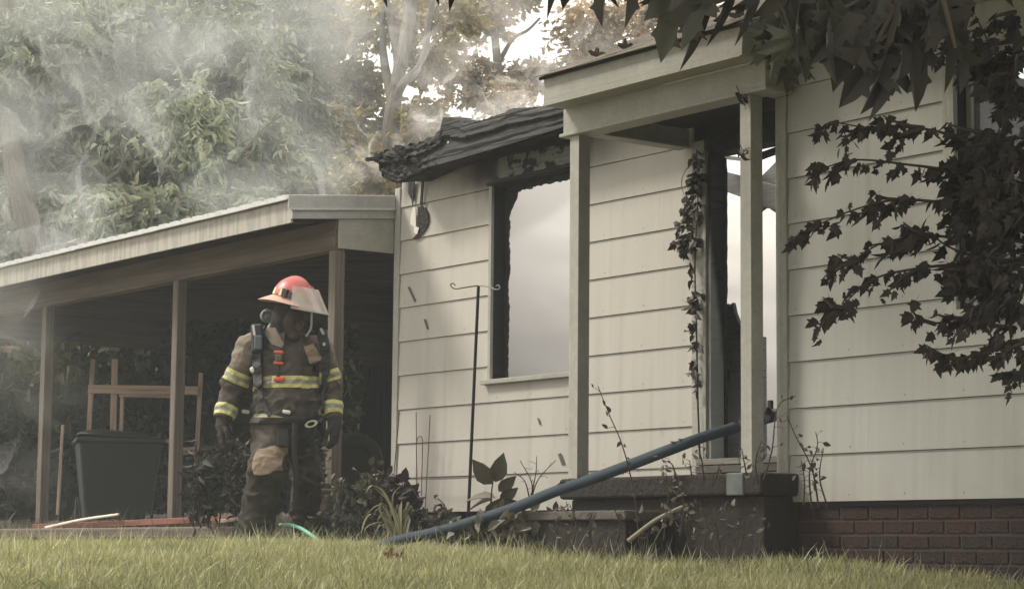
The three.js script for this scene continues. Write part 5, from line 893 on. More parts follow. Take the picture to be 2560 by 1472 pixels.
leafyBush('shrub', 'tangled shrub with pale leaves at the house corner', 'shrub', [[[870, 1330, 15.8], [860, 1260, 15.8], [845, 1215, 15.8]], [[880, 1330, 15.8], [890, 1250, 15.8], [900, 1190, 15.8]], [[900, 1330, 15.7], [920, 1250, 15.7], [938, 1175, 15.7]], [[850, 1330, 15.9], [840, 1290, 15.9], [835, 1240, 15.9]], [[930, 1330, 15.7], [950, 1260, 15.7], [965, 1200, 15.7]]], 100, 22, 0.062, [0.12, 0.118, 0.075], 23, broadLeaf, leafA, 'shrubs round the carport');
leafyBush('shrub', 'dark wine brown shrub with broad leaves against the wall corner', 'shrub', [[[985, 1330, 15.5], [985, 1250, 15.5], [980, 1190, 15.5]], [[1005, 1330, 15.5], [1010, 1260, 15.5], [1005, 1205, 15.5]], [[1020, 1330, 15.5], [1022, 1280, 15.5], [1015, 1230, 15.5]]], 75, 24, 0.095, [0.045, 0.03, 0.028], 24, broadLeaf, leafA, 'shrubs round the carport');
leafyBush('shrub', 'low heap of dull leaves on the ground right of the boots', 'shrub', [[[770, 1345, 15.2], [800, 1310, 15.2], [830, 1290, 15.2]], [[820, 1350, 15.1], [850, 1320, 15.1], [870, 1300, 15.1]], [[860, 1350, 15.0], [890, 1325, 15.0], [920, 1310, 15.0]]], 110, 22, 0.07, [0.07, 0.075, 0.055], 25, broadLeaf, leafA, 'shrubs round the carport');
leafyBush('shrub', 'low spreading bush in front of the porch, left of the step', 'shrub', [[[1180, 1365, 13.4], [1150, 1335, 13.4], [1120, 1320, 13.4]], [[1230, 1370, 13.3], [1230, 1330, 13.3], [1240, 1295, 13.3]], [[1290, 1370, 13.2], [1310, 1330, 13.2], [1340, 1300, 13.2]], [[1330, 1370, 13.2], [1360, 1340, 13.2], [1400, 1318, 13.2]], [[1260, 1370, 13.2], [1270, 1320, 13.2], [1290, 1290, 13.2]], [[1200, 1360, 13.3], [1215, 1320, 13.3], [1205, 1300, 13.3]]], 64, 26, 0.085, [0.19, 0.18, 0.13], 26, broadLeaf, leafA, 'shrubs round the porch');
leafyBush('shrub', 'dark low leaves behind the fire hose by the wall foot', 'shrub', [[[1100, 1330, 14.6], [1105, 1300, 14.6], [1120, 1275, 14.6]], [[1060, 1335, 14.8], [1055, 1310, 14.8], [1070, 1290, 14.8]], [[1350, 1330, 13.9], [1380, 1300, 13.9], [1400, 1285, 13.9]]], 40, 20, 0.06, [0.06, 0.055, 0.04], 27, broadLeaf, leafA, 'shrubs round the porch');
// plant with large single leaves
{
  const t = thing('broad_leaf_plant', 'young plant with large dark oval leaves rising beside the hook pole', 'plant'), D = 14.2, mt = leafMat(0.085, 0.075, 0.05, 0.25), pale = leafMat(0.19, 0.17, 0.13, 0.25), g = simpleLeaf(0.6, 0.1, 0.25);
  mesh('stem', tube([at(1222, 1340, D), at(1226, 1280, D), at(1230, 1220, D), at(1238, 1170, D)], [0.008, 0.004], 20, 6), m.twig, t);
  for (const [px, py, dx, dy, s, k] of [[1230, 1210, -38, -45, 62, 0], [1238, 1205, 14, -48, 60, 0], [1246, 1228, 32, -26, 46, 0], [1240, 1246, -48, -6, 66, 1], [1232, 1250, -40, 8, 60, 1], [1250, 1250, 26, -16, 44, 0], [1236, 1262, 34, 16, 44, 0], [1226, 1280, -28, 34, 50, 1], [1238, 1272, 26, -22, 42, 0], [1216, 1288, 20, -26, 40, 0], [1246, 1262, 40, 2, 50, 0], [1228, 1300, -42, 14, 56, 1]]) {
    const l = mesh('leaf', g, k ? pale : mt, t), p = at(px, py, D), d = at(px + dx, py + dy, D - 0.03 + 0.06 * k).sub(p); l.applyMatrix4(place(p, d, 0.9 + k, s * D / FOCAL * 1.25));
  }
}
// strap leaved clump
{
  const t = thing('strap_leaf_clump', 'clump of long pale arching blades in front of house corner', 'plant'), r = rng(31), D = 14.6, mats = [leafMat(0.42, 0.40, 0.24, 0.3), leafMat(0.30, 0.29, 0.17, 0.3), leafMat(0.22, 0.22, 0.14, 0.3)];
  const blade = (pts, w, mt) => {
    const c = new THREE.CatmullRomCurve3(pts.map(([a, b, d]) => at(a, b, d ?? D))), pos = [], idx = [], n = 14, sd = RIGHT.clone().multiplyScalar(0.8).addScaledVector(BACK, 0.5).normalize();
    for (let i = 0; i <= n; i++) { const p = c.getPoint(i / n), k = w * Math.min(1, (1 - i / n) * 3 + 0.06); pos.push(...p.clone().addScaledVector(sd, -k).toArray(), ...p.clone().addScaledVector(BACK, -0.004).toArray(), ...p.clone().addScaledVector(sd, k).toArray()); }
    for (let i = 0; i < n; i++) { const a = i * 3; idx.push(a, a + 1, a + 3, a + 1, a + 4, a + 3, a + 1, a + 2, a + 4, a + 2, a + 5, a + 4); }
    const g = new THREE.BufferGeometry(); g.setAttribute('position', new THREE.Float32BufferAttribute(pos, 3)); g.setIndex(idx); g.computeVertexNormals(); g.setAttribute('uv', new THREE.Float32BufferAttribute(new Float32Array(pos.length / 3 * 2), 2)); mesh('blade', g, mt, t);
  };
  for (const [l, w, k] of [[[[1000, 1350], [985, 1290], [955, 1225], [926, 1214], [912, 1235]], 0.011, 0], [[[1000, 1350], [990, 1285], [965, 1245], [930, 1215]], 0.010, 0], [[[995, 1350], [985, 1320], [955, 1290], [922, 1286], [905, 1320], [903, 1348]], 0.009, 0], [[[998, 1350], [975, 1310], [945, 1305], [915, 1318], [908, 1345]], 0.008, 1], [[[1005, 1350], [990, 1300], [980, 1260], [985, 1230], [1022, 1202]], 0.007, 2], [[[1000, 1350], [1000, 1300], [1000, 1270], [1005, 1250]], 0.012, 0], [[[1010, 1350], [1018, 1320], [1022, 1295], [1012, 1285]], 0.011, 0], [[[990, 1350], [970, 1325], [950, 1312], [935, 1340]], 0.008, 0], [[[992, 1350], [960, 1270], [945, 1262], [905, 1296]], 0.008, 1], [[[1000, 1350], [970, 1290], [955, 1285], [940, 1300]], 0.007, 1], [[[985, 1350], [960, 1300], [948, 1268], [955, 1255]], 0.009, 1], [[[1004, 1350], [1012, 1310], [1020, 1290], [1030, 1285]], 0.007, 2]]) blade(l, w, mats[k]);
  for (let k = 0; k < 26; k++) { const x = 970 + r() * 40, dx = (r() - 0.55) * 90, h = 30 + r() * 70; blade([[x, 1352, D + 0.1], [x + dx * 0.35, 1352 - h * 0.8, D + 0.1], [x + dx * 0.75, 1352 - h, D + 0.1], [x + dx, 1352 - h * 0.75, D + 0.1]], 0.005 + r() * 0.004, mats[1 + Math.floor(r() * 2)]); }
}
// thin weeds
function weed(label, stems, leaves, size, hue, seed, group) {
  const t = thing('weed', label, 'weed', [0, 0, 0], group), r = rng(seed), mt = leafMat(...hue, 0.3), g = simpleLeaf(0.55, 0.12, 0.2);
  for (const s of stems) { const c = s.map((v) => at(...v)), cv = new THREE.CatmullRomCurve3(c); mesh('stem', tube(c, [0.0055, 0.0022], 24, 5, 0.15), m.twig, t);
    for (let k = 0; k < leaves; k++) { const q = 0.25 + 0.75 * (k + r() * 0.5) / leaves, p = cv.getPointAt(Math.min(1, q)), a = unit(r), D = p.distanceTo(EYE); const tip = p.clone().addScaledVector(RIGHT, (r() - 0.5) * 44 * D / FOCAL).addScaledVector(UP, (r() - 0.4) * 22 * D / FOCAL); const tw = mesh('twig', tube([p, p.clone().lerp(tip, 0.5).add(V3(0, 0.004, 0)), tip], [0.0018, 0.001], 6, 4), m.twig, t); const l = mesh('leaf', g, mt, t); l.applyMatrix4(place(tip, a, r() * 6, size * (0.6 + r() * 0.7))); } }
}
weed('tall thin weed with tiny leaves in front of the porch, right of left post', [[[1600, 1365, 12.2], [1585, 1230, 12.2], [1555, 1110, 12.2], [1525, 1040, 12.2], [1495, 965, 12.2]]], 13, 0.035, [0.09, 0.08, 0.055], 41, 'weeds round the porch');
weed('bushy weed stems in front of right wall beside the porch corner', [[[2048, 1270, 11.4], [2030, 1170, 11.4], [1990, 1090, 11.4], [1968, 1040, 11.4]], [[2030, 1270, 11.4], [2025, 1180, 11.4], [2045, 1110, 11.4], [2040, 1080, 11.4]], [[2070, 1270, 11.4], [2050, 1190, 11.4], [2060, 1120, 11.4]], [[2010, 1260, 11.4], [2012, 1200, 11.4], [2004, 1150, 11.4]]], 9, 0.038, [0.085, 0.075, 0.06], 42, 'weeds round the porch');
weed('small weeds with grey leaves climbing the right porch post foot', [[[1895, 1210, 11.7], [1890, 1150, 11.7], [1905, 1100, 11.7]], [[1870, 1200, 11.7], [1862, 1160, 11.7], [1855, 1120, 11.7]], [[1910, 1200, 11.7], [1930, 1130, 11.7], [1950, 1010, 11.7], [1990, 990, 11.7]]], 8, 0.035, [0.10, 0.095, 0.07], 43, 'weeds round the porch');
weed('spray of pale leaved weeds before the porch deck centre', [[[1660, 1350, 12], [1668, 1280, 12], [1672, 1220, 12], [1665, 1180, 12]], [[1640, 1350, 12], [1690, 1250, 12], [1700, 1190, 12]], [[1700, 1340, 12], [1710, 1260, 12], [1690, 1200, 12]]], 11, 0.045, [0.24, 0.22, 0.16], 44, 'weeds round the porch');
weed('fine leafless weed against the wall left of the porch', [[[1325, 1270, 14.3], [1330, 1210, 14.3], [1300, 1150, 14.3]], [[1325, 1260, 14.3], [1345, 1200, 14.3], [1390, 1150, 14.3]], [[1328, 1240, 14.3], [1340, 1180, 14.3], [1342, 1140, 14.3]], [[1325, 1250, 14.3], [1310, 1200, 14.3], [1285, 1180, 14.3]]], 3, 0.02, [0.14, 0.12, 0.1], 45, 'weeds by the left wall');
weed('little upright weed with reddish leaves at the foot of the left wall', [[[1120, 1300, 14.7], [1112, 1265, 14.7], [1095, 1245, 14.7]], [[1110, 1305, 14.7], [1090, 1290, 14.7], [1086, 1260, 14.7]]], 6, 0.045, [0.16, 0.13, 0.1], 46, 'weeds by the left wall');
weed('tall ragged weeds before the porch base, right of the leaning stick', [[[1760, 1370, 11.6], [1765, 1310, 11.6], [1750, 1250, 11.6]], [[1800, 1370, 11.6], [1790, 1300, 11.6], [1810, 1255, 11.6]], [[1850, 1370, 11.5], [1862, 1310, 11.5], [1850, 1270, 11.5]], [[1730, 1370, 11.7], [1715, 1320, 11.7], [1722, 1275, 11.7]], [[1900, 1375, 11.4], [1905, 1310, 11.4], [1892, 1260, 11.4]]], 9, 0.045, [0.13, 0.12, 0.085], 48, 'weeds round the porch');
weed('ragged weeds in front of the lower step', [[[1430, 1365, 12.4], [1440, 1310, 12.4], [1425, 1260, 12.4]], [[1480, 1365, 12.4], [1475, 1320, 12.4], [1490, 1280, 12.4]], [[1540, 1365, 12.3], [1550, 1310, 12.3], [1535, 1270, 12.3]], [[1400, 1365, 12.5], [1392, 1320, 12.5], [1405, 1290, 12.5]], [[1600, 1365, 12.2], [1612, 1310, 12.2], [1608, 1285, 12.2]]], 8, 0.045, [0.15, 0.14, 0.10], 49, 'weeds round the porch');
weed('straggling weeds on the porch deck before the doorway', [[[1760, 1200, 12.3], [1755, 1150, 12.3], [1745, 1110, 12.3]], [[1730, 1200, 12.3], [1725, 1150, 12.3]], [[1690, 1200, 12.4], [1680, 1160, 12.4], [1655, 1150, 12.4]], [[1790, 1195, 12.2], [1800, 1160, 12.2]]], 7, 0.036, [0.14, 0.13, 0.095], 47, 'weeds round the porch');
// vine on the door casing
{
  const t = thing('climbing_vine', 'withered vine hanging down the left side of the door casing', 'vine'), r = rng(51), g = [lobedLeaf(false, 0.2, 0.3, 1), simpleLeaf(0.7, 0.2, 0.4)], mats = [leafMat(0.06, 0.052, 0.044, 0.15), leafMat(0.10, 0.09, 0.074, 0.15), leafMat(0.2, 0.185, 0.15, 0.2)];
  const W = (a, b, z = 0.06) => on('z', z, a, b);
  mesh('stem', tube([W(1752, 1190), W(1745, 1000), W(1742, 830), W(1738, 660), W(1745, 500), W(1742, 380)], [0.007, 0.004], 60, 6, 0.2), m.twig, t);
  mesh('stem', tube([W(1742, 400), W(1712, 430), W(1704, 460), W(1712, 490)], [0.003, 0.002], 20, 5), m.twig, t);
  const pour = (n, px, py, sx, sy, k) => { for (let i = 0; i < n; i++) { const a = px + gauss(r) * sx, b = py + gauss(r) * sy, p = W(a, b, 0.05 + r() * 0.09), d = unit(r); d.y = d.y * 0.5 - 0.9; const l = mesh('leaf', g[r() < 0.6 ? 0 : 1], mats[r() < k ? 2 : r() < 0.6 ? 0 : 1], t); l.applyMatrix4(place(p, d, r() * 6, 0.034 + r() * 0.042)); } };
  pour(18, 1746, 400, 9, 18, 0.15); pour(52, 1738, 450, 17, 26, 0.12); pour(66, 1725, 520, 24, 30, 0.22); pour(58, 1708, 600, 24, 34, 0.3); pour(14, 1730, 600, 14, 20, 0.2); pour(8, 1736, 680, 10, 22, 0.2); pour(20, 1735, 750, 12, 28, 0.1); pour(12, 1730, 815, 16, 22, 0.1); pour(12, 1738, 860, 10, 18, 0.3); pour(18, 1735, 910, 9, 26, 0.5); pour(5, 1740, 965, 5, 14, 0.2);
  const pd = thing('withered_sprig', 'dead leaf sprig stuck to top of right porch post', 'sprig'); const pp = (a, b) => on('z', 1.0, a, b);
  for (let k = 0; k < 9; k++) { const l = mesh('leaf', g[1], mats[k % 3], pd), d = unit(r); d.y -= 0.7; l.applyMatrix4(place(pp(1853 + gauss(r) * 10, 240 + gauss(r) * 14), d, r() * 6, 0.05)); }
  mesh('stem', tube([pp(1842, 215), pp(1852, 240), pp(1866, 275)], [0.003, 0.002], 10, 5), m.twig, pd);
  const pe = thing('withered_sprig', 'dead leaf sprig lower on the right porch post at door height', 'sprig');
  for (let k = 0; k < 8; k++) { const l = mesh('leaf', g[1], mats[1 + k % 2], pe), d = unit(r); d.y -= 0.7; l.applyMatrix4(place(pp(1858 + gauss(r) * 9, 378 + gauss(r) * 12), d, r() * 6, 0.05)); }
  mesh('stem', tube([pp(1848, 355), pp(1858, 378), pp(1866, 395)], [0.003, 0.002], 10, 5), m.twig, pe);
}
// ---------------------------------------------------------------- trees near the viewer
const mapleLeaves = [0, 1, 2, 3].map((k) => lobedLeaf(true, [0.45, 0.2, 0.6, -0.3][k], [0.35, 0.6, 0.25, 0.7][k], k + 3)), smallLeaves = [0, 1, 2].map((k) => lobedLeaf(false, [0.2, 0.35, 0.1][k], [0.35, 0.2, 0.5][k], k + 13));
{
  const t = thing('maple_tree', 'maple with large jagged leaves hanging into the top right corner', 'tree'), r = rng(61), D = 5.2;
  const mats = [leafMat(0.042, 0.04, 0.028, 0.12), leafMat(0.065, 0.065, 0.045, 0.25), leafMat(0.034, 0.03, 0.022, 0.12), leafMat(0.11, 0.12, 0.09, 0.3)];
  const tr = V3(12.4, 0, 4.6); tr.y = groundY(tr.x, tr.z) - 0.1;
  mesh('trunk', tube([tr, tr.clone().add(V3(-0.05, 1.6, -0.1)), tr.clone().add(V3(-0.2, 3.2, -0.2)), tr.clone().add(V3(-0.4, 6, -0.3))], [0.22, 0.13], 30, 12, 0.12), m.bark, t);
  const limb = (l, r0, r1) => mesh('branch', tube(l, [r0, r1], 24, 6, 0.15), m.twig, t);
  const Wp = (a, b, d = D) => at(a, b, d), j = tr.clone().add(V3(-0.2, 3.2, -0.2));
  limb([j, Wp(2480, -260, 5.3), Wp(2330, -120, 5.3), Wp(2240, 20, 5.2), Wp(2180, 130, 5.2)], 0.05, 0.006); limb([Wp(2330, -120, 5.3), Wp(2120, -120, 5.3), Wp(1900, -60, 5.3), Wp(1700, -30, 5.2)], 0.022, 0.005); limb([Wp(2330, -120, 5.3), Wp(2360, 0, 5.1), Wp(2390, 120, 5.1)], 0.015, 0.004); limb([Wp(1900, -60, 5.3), Wp(1960, 30, 5.2), Wp(1985, 110, 5.2)], 0.01, 0.003); limb([Wp(1700, -30), Wp(1600, -30), Wp(1540, -20)], 0.008, 0.003);
  limb([Wp(2110, 20), Wp(2145, 0), Wp(2200, -70)], 0.006, 0.005);
  let made = 0;
  const leaf = (px, py, dx, dy, size, k, roll = 0, d = D) => { const p = Wp(px, py, d), e = Wp(px + dx, py + dy, d + (r() - 0.5) * 0.05).sub(p), l = mesh('leaf', mapleLeaves[Math.floor(r() * 4)], mats[k], t); l.applyMatrix4(place(p, e, 0, size * d / FOCAL)); l.rotateY(Math.PI * 0.5 - 0.93 + roll + (r() - 0.5) * 0.5); made++; };
  // the leaves that stand out singly
  for (const a of [[1515, -50, -25, 90, 110, 1], [1575, -60, 25, 120, 120, 0], [1640, -30, 10, 90, 80, 1], [1690, -10, -55, 120, 150, 3], [1740, -20, 10, 150, 140, 1], [1780, -50, 40, 170, 190, 0], [1850, -70, 25, 140, 160, 0], [1910, -60, 30, 130, 150, 2], [1960, -40, 30, 140, 150, 0], [2000, 20, -30, 120, 130, 1], [2010, 60, -70, 70, 120, 3], [1990, 90, -80, 60, 90, 3], [2080, 60, -20, 120, 140, 1], [2120, 30, -60, 110, 150, 0], [2140, 90, -60, 110, 140, 2], [2200, 130, -90, 130, 160, 2], [2220, 130, -30, 150, 160, 2], [2250, 120, 20, 140, 160, 2], [2280, 110, 60, 130, 150, 2], [2180, 100, -110, 80, 130, 2], [2320, 20, 60, 130, 150, 2], [2350, 0, 80, 60, 130, 2], [2340, 40, 90, 90, 130, 2], [2370, 90, 40, 130, 130, 2], [2400, 120, 30, 120, 110, 0], [2290, 0, 20, 120, 140, 0], [2240, 10, 10, 110, 140, 1], [2060, -20, -30, 120, 130, 0]]) leaf(...a);
  for (let k = 0; k < 80; k++) { const px = 2190 + gauss(r) * 120, py = 70 + gauss(r) * 70; leaf(px, py - 60, gauss(r) * 70, 60 + r() * 90, 65 + r() * 60, [0, 0, 1, 2, 3][Math.floor(r() * 5)], gauss(r) * 0.8, 5.2 + r() * 0.7); }
  for (let k = 0; k < 40; k++) { const px = 1990 + r() * 420, py = -80 + r() * 60; leaf(px, py, gauss(r) * 60, 70 + r() * 70, 100 + r() * 50, Math.floor(r() * 3), gauss(r) * 0.8, 5.2 + r() * 0.5); }
  for (let k = 0; k < 45; k++) { const px = 1990 + gauss(r) * 55, py = 120 + gauss(r) * 55; leaf(px, py - 30, gauss(r) * 60, 40 + r() * 60, 60 + r() * 35, [1, 3, 0][Math.floor(r() * 3)], gauss(r), 5.6 + r() * 0.6); }
  // the rest of the crown, above the picture: it shades the right wing and the lawn
  const list = [];
  for (let k = 0; k < 30000; k++) {
    const p = tr.clone().add(V3(-3.4 + gauss(r) * 4.6, 2.0 + Math.abs(gauss(r)) * 4.2, -0.7 + gauss(r) * 3.6)), d = unit(r); d.y -= 0.7;
    if (p.y < 1.6 + 0.25 * Math.abs(p.x - 9) || p.z < 1.3) continue;
    const q = p.clone().project(camera); if (Math.abs(q.x) < 1.15 && q.y < 1.2 && q.z < 1) continue;
    if (p.distanceTo(EYE) < 1.5) continue;
    const s = 0.8 + r() * 0.5; list.push([place(p, d, r() * 6, 0.24), rgb(0.05 * s, 0.055 * s, 0.03 * s)]);
  }
  
  instanced('crown', mapleLeaves[1], leafMat(1, 1, 1, 0.2), list, t);
}
{
  const t = thing('young_maple', 'young tree with small lobed dark leaves covering right window', 'tree'), r = rng(71), D = 7.4, mats = [leafMat(0.042, 0.034, 0.025, 0.15), leafMat(0.062, 0.052, 0.037, 0.2), leafMat(0.03, 0.024, 0.019, 0.1)];
  const W = (a, b, d = D) => at(a, b, d), foot = W(2760, 1400); foot.y = groundY(foot.x, foot.z) - 0.05;
  mesh('trunk', tube([foot, W(2740, 1100), W(2700, 800), W(2660, 500), W(2620, 150), W(2590, -200)], [0.05, 0.02], 40, 8, 0.1), m.bark, t);
  const list = []; let made = 0;
  const limb = (l, leaves0, size = 0.044, spread = 30, sub = 0) => {
    const leaves = Math.round(leaves0 * (sub ? 1 : 1.0));
    if (!sub) for (let k = 0; k < 5; k++) { const i = 1 + Math.floor(r() * (l.length - 1)), [ax, ay] = l[i], dx = -25 - r() * 75, dy = (r() - 0.4) * 110; limb([[ax + 10, ay, D], [ax + dx * 0.5, ay + dy * 0.35, D + (r() - 0.5) * 0.3], [ax + dx, ay + dy, D + (r() - 0.5) * 0.5]], 9, size * 0.95, 20, 1); }
    const c = l.map((v) => W(...v)), cv = new THREE.CatmullRomCurve3(c); mesh('branch', tube(c, [0.009, 0.0022], 30, 5, 0.2), m.twig, t);
    for (let k = 0; k < leaves; k++) {
      const q = Math.pow((k + r()) / leaves, 0.75), p = cv.getPointAt(clamp(q, 0.05, 1)), s = spread * D / FOCAL * (0.35 + r() * 0.9), o = RIGHT.clone().multiplyScalar(gauss(r) * s).addScaledVector(UP, (gauss(r) - 0.25) * s).addScaledVector(BACK, gauss(r) * s * 2);
      p.add(o); const d = RIGHT.clone().multiplyScalar(-0.5 + gauss(r) * 0.7).addScaledVector(UP, -0.7 + gauss(r) * 0.5).addScaledVector(BACK, gauss(r) * 0.5), mt = place(p, d, r() * 6, size * (0.65 + r() * 0.65));
      if (made < 290 && q > 0.35) { const l2 = mesh('leaf', smallLeaves[Math.floor(r() * 3)], mats[Math.floor(r() * 3)], t); l2.applyMatrix4(mt); made++; } else { const b = 0.7 + r() * 0.6; list.push([mt, rgb(0.038 * b, 0.03 * b, 0.022 * b)]); }
    }
  };
  limb([[2650, 480], [2440, 360], [2300, 320], [2180, 320], [2085, 305]], 46); limb([[2640, 560], [2420, 440], [2260, 410], [2130, 400], [2060, 420]], 54); limb([[2650, 620], [2420, 520], [2240, 500], [2120, 530], [2040, 565]], 50); limb([[2640, 600], [2460, 600], [2320, 590], [2200, 610], [2140, 650]], 46);
  limb([[2650, 660], [2440, 660], [2300, 670], [2180, 700], [2100, 770]], 56); limb([[2660, 620], [2500, 650], [2380, 620], [2310, 570]], 14, 0.05); limb([[2650, 640], [2520, 760], [2430, 800], [2330, 810]], 16); limb([[2650, 700], [2520, 820], [2470, 880], [2400, 900]], 26); limb([[2660, 760], [2580, 850], [2550, 930]], 22); limb([[2640, 420], [2540, 250], [2480, 120], [2440, 40]], 40, 0.055); limb([[2640, 380], [2520, 180], [2430, 110]], 26, 0.055); limb([[2650, 300], [2570, 130], [2530, 30]], 30, 0.055);
  for (let k = 0; k < 17; k++) { const y = 300 + r() * 450, x = 2425 + r() * 70; limb([[2660, y + 40 + gauss(r) * 60], [2520, y + gauss(r) * 30], [x + 60, y + gauss(r) * 20], [x, y + gauss(r) * 30]], 30, 0.05, 34); }
  instanced('crown', smallLeaves[0], leafMat(1, 1, 1, 0.08), list, t);
}
// ---------------------------------------------------------------- grass
{
  const r = rng(81), pos = [], idx = [], rows = 5;
  for (let i = 0; i < rows; i++) { const t = i / (rows - 1), w = 0.5 * (1 - t * t) + 0.02; pos.push(-w, t, -0.42 * t * t, w, t, -0.42 * t * t); }
  for (let i = 0; i < rows - 1; i++) { const a = i * 2; idx.push(a, a + 1, a + 2, a + 1, a + 3, a + 2); }
  const g = new THREE.BufferGeometry(); g.setAttribute('position', new THREE.Float32BufferAttribute(pos, 3)); g.setIndex(idx); g.computeVertexNormals();
  const list = [], H = V3(RIGHT.x, 0, RIGHT.z).normalize();
  const blade = (p, h, w, c) => { const a = r() * 6.28, q = new THREE.Quaternion().setFromEuler(E3.set((r() - 0.5) * 1.2, a, (r() - 0.5) * 1.2)); list.push([new THREE.Matrix4().compose(p, q, V3(w, h, h)), c]); };
  for (let k = 0; k < 165000; k++) {
    const d = 8.6 + 6.6 * Math.sqrt(r()), half = d * 0.26, s = (r() * 2 - 1) * half, x = EYE.x + FWD.x * d + H.x * s, z = EYE.z + FWD.z * d + H.z * s;
    const lim = (x < 0.6 ? 1.18 : x < 3.2 ? 1.25 : x < 5.1 ? 1.38 : ZR + 0.02) + 0.15 * N(x * 3, 2, z);
    if (z < lim) continue; if (N(x * 4, 9, z * 4) < -0.22 && r() < 0.55) continue;
    const cl = fbm(x * 1.3, 5, z * 1.3), fine = N(x * 6, 3, z * 6), dry = clamp(0.5 + 0.6 * cl + 0.35 * fine + (r() - 0.5) * 0.7), worn = smooth(5.8, 7.6, x - (z - ZR) * 0.9) * 0.5;
    const h = (0.05 + 0.06 * r() + 0.03 * cl) * (1 - worn * 0.45) * (r() < 0.05 ? 1.3 + r() * 0.7 : 1);
    const k2 = (0.75 + r() * 0.5) * (1 - worn * 0.35);
    blade(V3(x, groundY(x, z) - 0.004, z), h, 0.005 + 0.010 * r() * r(), rgb(mix(0.30, 0.74, dry) * k2, mix(0.335, 0.71, dry) * k2, mix(0.13, 0.42, dry) * k2));
  }
  // weeds and grass along the bed
  for (let k = 0; k < 16000; k++) { const x = -7 + r() * 8.5, z = 0.75 + r() * 0.65, s = 0.7 + r() * 0.6; if (r() < 0.45) continue; blade(V3(x, groundY(x, z) - 0.005, z), 0.06 + r() * r() * r() * 0.26, 0.005 + r() * 0.004, rgb(0.22 * s, 0.19 * s, 0.11 * s)); }
  for (let k = 0; k < 9000; k++) { const x = 0.6 + r() * 6, z = (x < 3.3 ? 0.75 : 1.25) + r() * 0.45; if (x > 5 && r() < 0.8) continue; const s = 0.5 + r() * 0.7; blade(V3(x, groundY(x, z) - 0.005, z), 0.05 + r() * r() * r() * 0.26, 0.0035 + r() * 0.004, rgb(0.16 * s, 0.145 * s, 0.09 * s)); }
  const mt = leafMat(1, 1, 1, 0.5); mt.roughness = 0.6;
  instanced('grass', g, mt, list); tag(scene.children.at(-1), 'yellow green lawn grass rising to a crest before the house', 'grass');
  const fl = thing('fallen_leaf', 'crumpled red brown dead leaf lying in the front lawn', 'leaf');
  const p = at(966, 1440, 11.9); p.y = groundY(p.x, p.z) + 0.055; const lf = mesh('blade', mapleLeaves[2], leafMat(0.22, 0.085, 0.05, 0.1), fl); lf.applyMatrix4(place(p, RIGHT.clone().add(V3(0, 0.25, 0)), 0.6, 0.09));
  const l3 = mesh('blade', mapleLeaves[0], leafMat(0.2, 0.08, 0.05, 0.1), fl); l3.applyMatrix4(place(p.clone().addScaledVector(RIGHT, 0.05), RIGHT.clone().add(V3(0, 0.6, 0.3)), 2, 0.07));
}
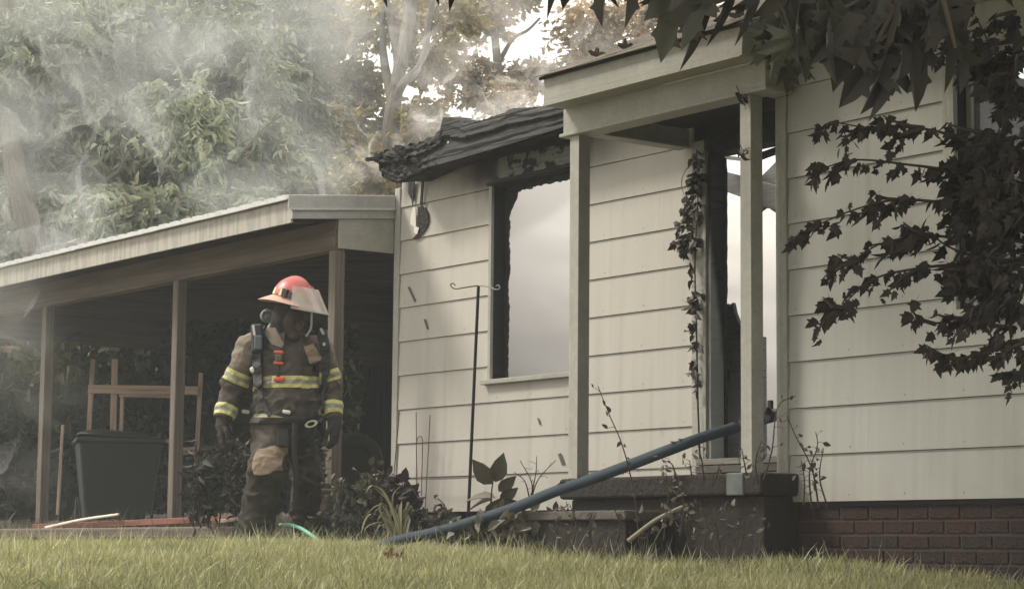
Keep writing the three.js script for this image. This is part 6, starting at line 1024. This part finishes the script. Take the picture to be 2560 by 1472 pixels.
// ---------------------------------------------------------------- smoke: clouds of soft puffs
{
  const r = rng(91), pos = [], col = [], idx = [], seg = 22, rings = [[0, 1], [0.12, 0.97], [0.25, 0.85], [0.38, 0.66], [0.5, 0.46], [0.62, 0.28], [0.75, 0.13], [0.88, 0.04], [1, 0]];
  rings.forEach(([q, a]) => { for (let i = 0; i < seg; i++) { const an = i / seg * 6.2832; pos.push(Math.cos(an) * q, Math.sin(an) * q, 0.30 * N(Math.cos(an) * q * 1.3, Math.sin(an) * q * 1.3, 4)); col.push(1, 1, 1, a); } });
  for (let j = 0; j < rings.length - 1; j++) for (let i = 0; i < seg; i++) { const a = j * seg + i, b = j * seg + (i + 1) % seg; idx.push(a, b, a + seg, b, b + seg, a + seg); }
  const g = new THREE.BufferGeometry(); g.setAttribute('position', new THREE.Float32BufferAttribute(pos, 3)); g.setAttribute('color', new THREE.Float32BufferAttribute(col, 4)); g.setIndex(idx); g.computeVertexNormals();
  const mat = (c, a) => { const q = new THREE.MeshPhysicalMaterial({ color: rgb(...c), roughness: 1, transmission: 0.5, thickness: 0, side: THREE.DoubleSide, transparent: true, opacity: a, vertexColors: true, depthWrite: false }); return q; };
  // each region: centre and half extent in plan pixels, depth, half depth, how many, size, and how the smoke thins out downwards
  const cloud = (name, label, regions, c, a) => {
    const list = [];
    for (const [px, py, d, sx, sy, sd, n, s, thin] of regions) for (let k = 0; k < n; k++) {
      let u, v, tries = 0; do { u = r() * 2 - 1; v = r() * 2 - 1; tries++; } while (tries < 30 && (r() > mix(1, clamp((1 - v) / 2), thin) * clamp(0.8 + 0.5 * fbm(u * 1.4 + px, v * 1.4 + py, 3)) || u * u + v * v * (1 - thin) > 1));
      const p = at(px + u * sx, py + v * sy, d + (r() * 2 - 1) * sd), q = new THREE.Quaternion().setFromUnitVectors(V3(0, 0, 1), unit(r)), k2 = s * (0.6 + r() * 0.8); list.push([new THREE.Matrix4().compose(p, q, V3(k2, k2, k2)), null]);
    }
    const o = instanced(name, g, mat(c, a), list); o.castShadow = false; tag(o, label, 'smoke'); return o;
  };
  cloud('smoke', 'thin bluish smoke drifting before the trees at left', [[200, 140, 22, 720, 500, 1.8, 350, 0.62, 0.7], [10, 760, 20, 160, 520, 0.8, 22, 0.6, 0], [350, 100, 29.5, 760, 600, 2, 170, 0.8, 0.6]], [0.94, 0.98, 0.97], 0.082);
  cloud('smoke', 'pale warm smoke plume rising from the burned roof', [[1200, 235, 18.4, 220, 130, 0.9, 40, 0.28, 0], [1160, 60, 18.8, 150, 150, 0.9, 16, 0.32, 0], [1440, 110, 18.8, 220, 160, 0.9, 14, 0.30, 0], [960, 405, 17.5, 90, 60, 0.3, 14, 0.16, 0], [1250, 300, 18, 220, 50, 0.5, 26, 0.2, 0]], [0.98, 0.95, 0.91], 0.15);
  // the smoke that fills the open ruin: a thick billow under the burned-out roof
  {
    const ps = [], ix = [], cl = [], uv = [], nu = 110, nv = 70, A = V3(0.14, 0, -0.16), Bx = V3(2.5, 0, -3.6), nrm = V3(0.82, 0, 0.57);
    for (let j = 0; j <= nv; j++) for (let i = 0; i <= nu; i++) {
      const u = i / nu, v = j / nv, q = A.clone().lerp(Bx, u), y = 0.3 + 2.6 * v, f = 0.16 * fbm(u * 2.2, v * 2.2, 2) * 0.6 + 0.012 * fbm(u * 9, v * 9, 5) - 1.0 * v * v - 0.15 * v - 0.1, e = 4 * u * (1 - u);
      q.addScaledVector(nrm, f * (0.25 + 0.75 * e)); ps.push(Math.max(0.125, q.x), y, q.z); uv.push(u, v);
      const k = 1 - 0.16 * smooth(0.1, 0.7, fbm(u * 4 + 3, v * 3, 8)); cl.push(0.97 * k, 0.945 * k, 0.90 * k);
    }
    for (let j = 0; j < nv; j++) for (let i = 0; i < nu; i++) { const a = j * (nu + 1) + i, b = a + nu + 1; ix.push(a, b, a + 1, a + 1, b, b + 1); }
    const sg = new THREE.BufferGeometry(); sg.setAttribute('position', new THREE.Float32BufferAttribute(ps, 3)); sg.setAttribute('uv', new THREE.Float32BufferAttribute(uv, 2)); sg.setAttribute('color', new THREE.Float32BufferAttribute(cl, 3)); sg.setIndex(ix); sg.computeVertexNormals();
    const o = mesh('smoke', sg, M(rgb(1, 1, 1), 1, { vertexColors: true })); stuff(o); tag(o, 'dense white smoke filling the inside of the burned house', 'smoke');
  }
}
renderer.render(scene, camera);
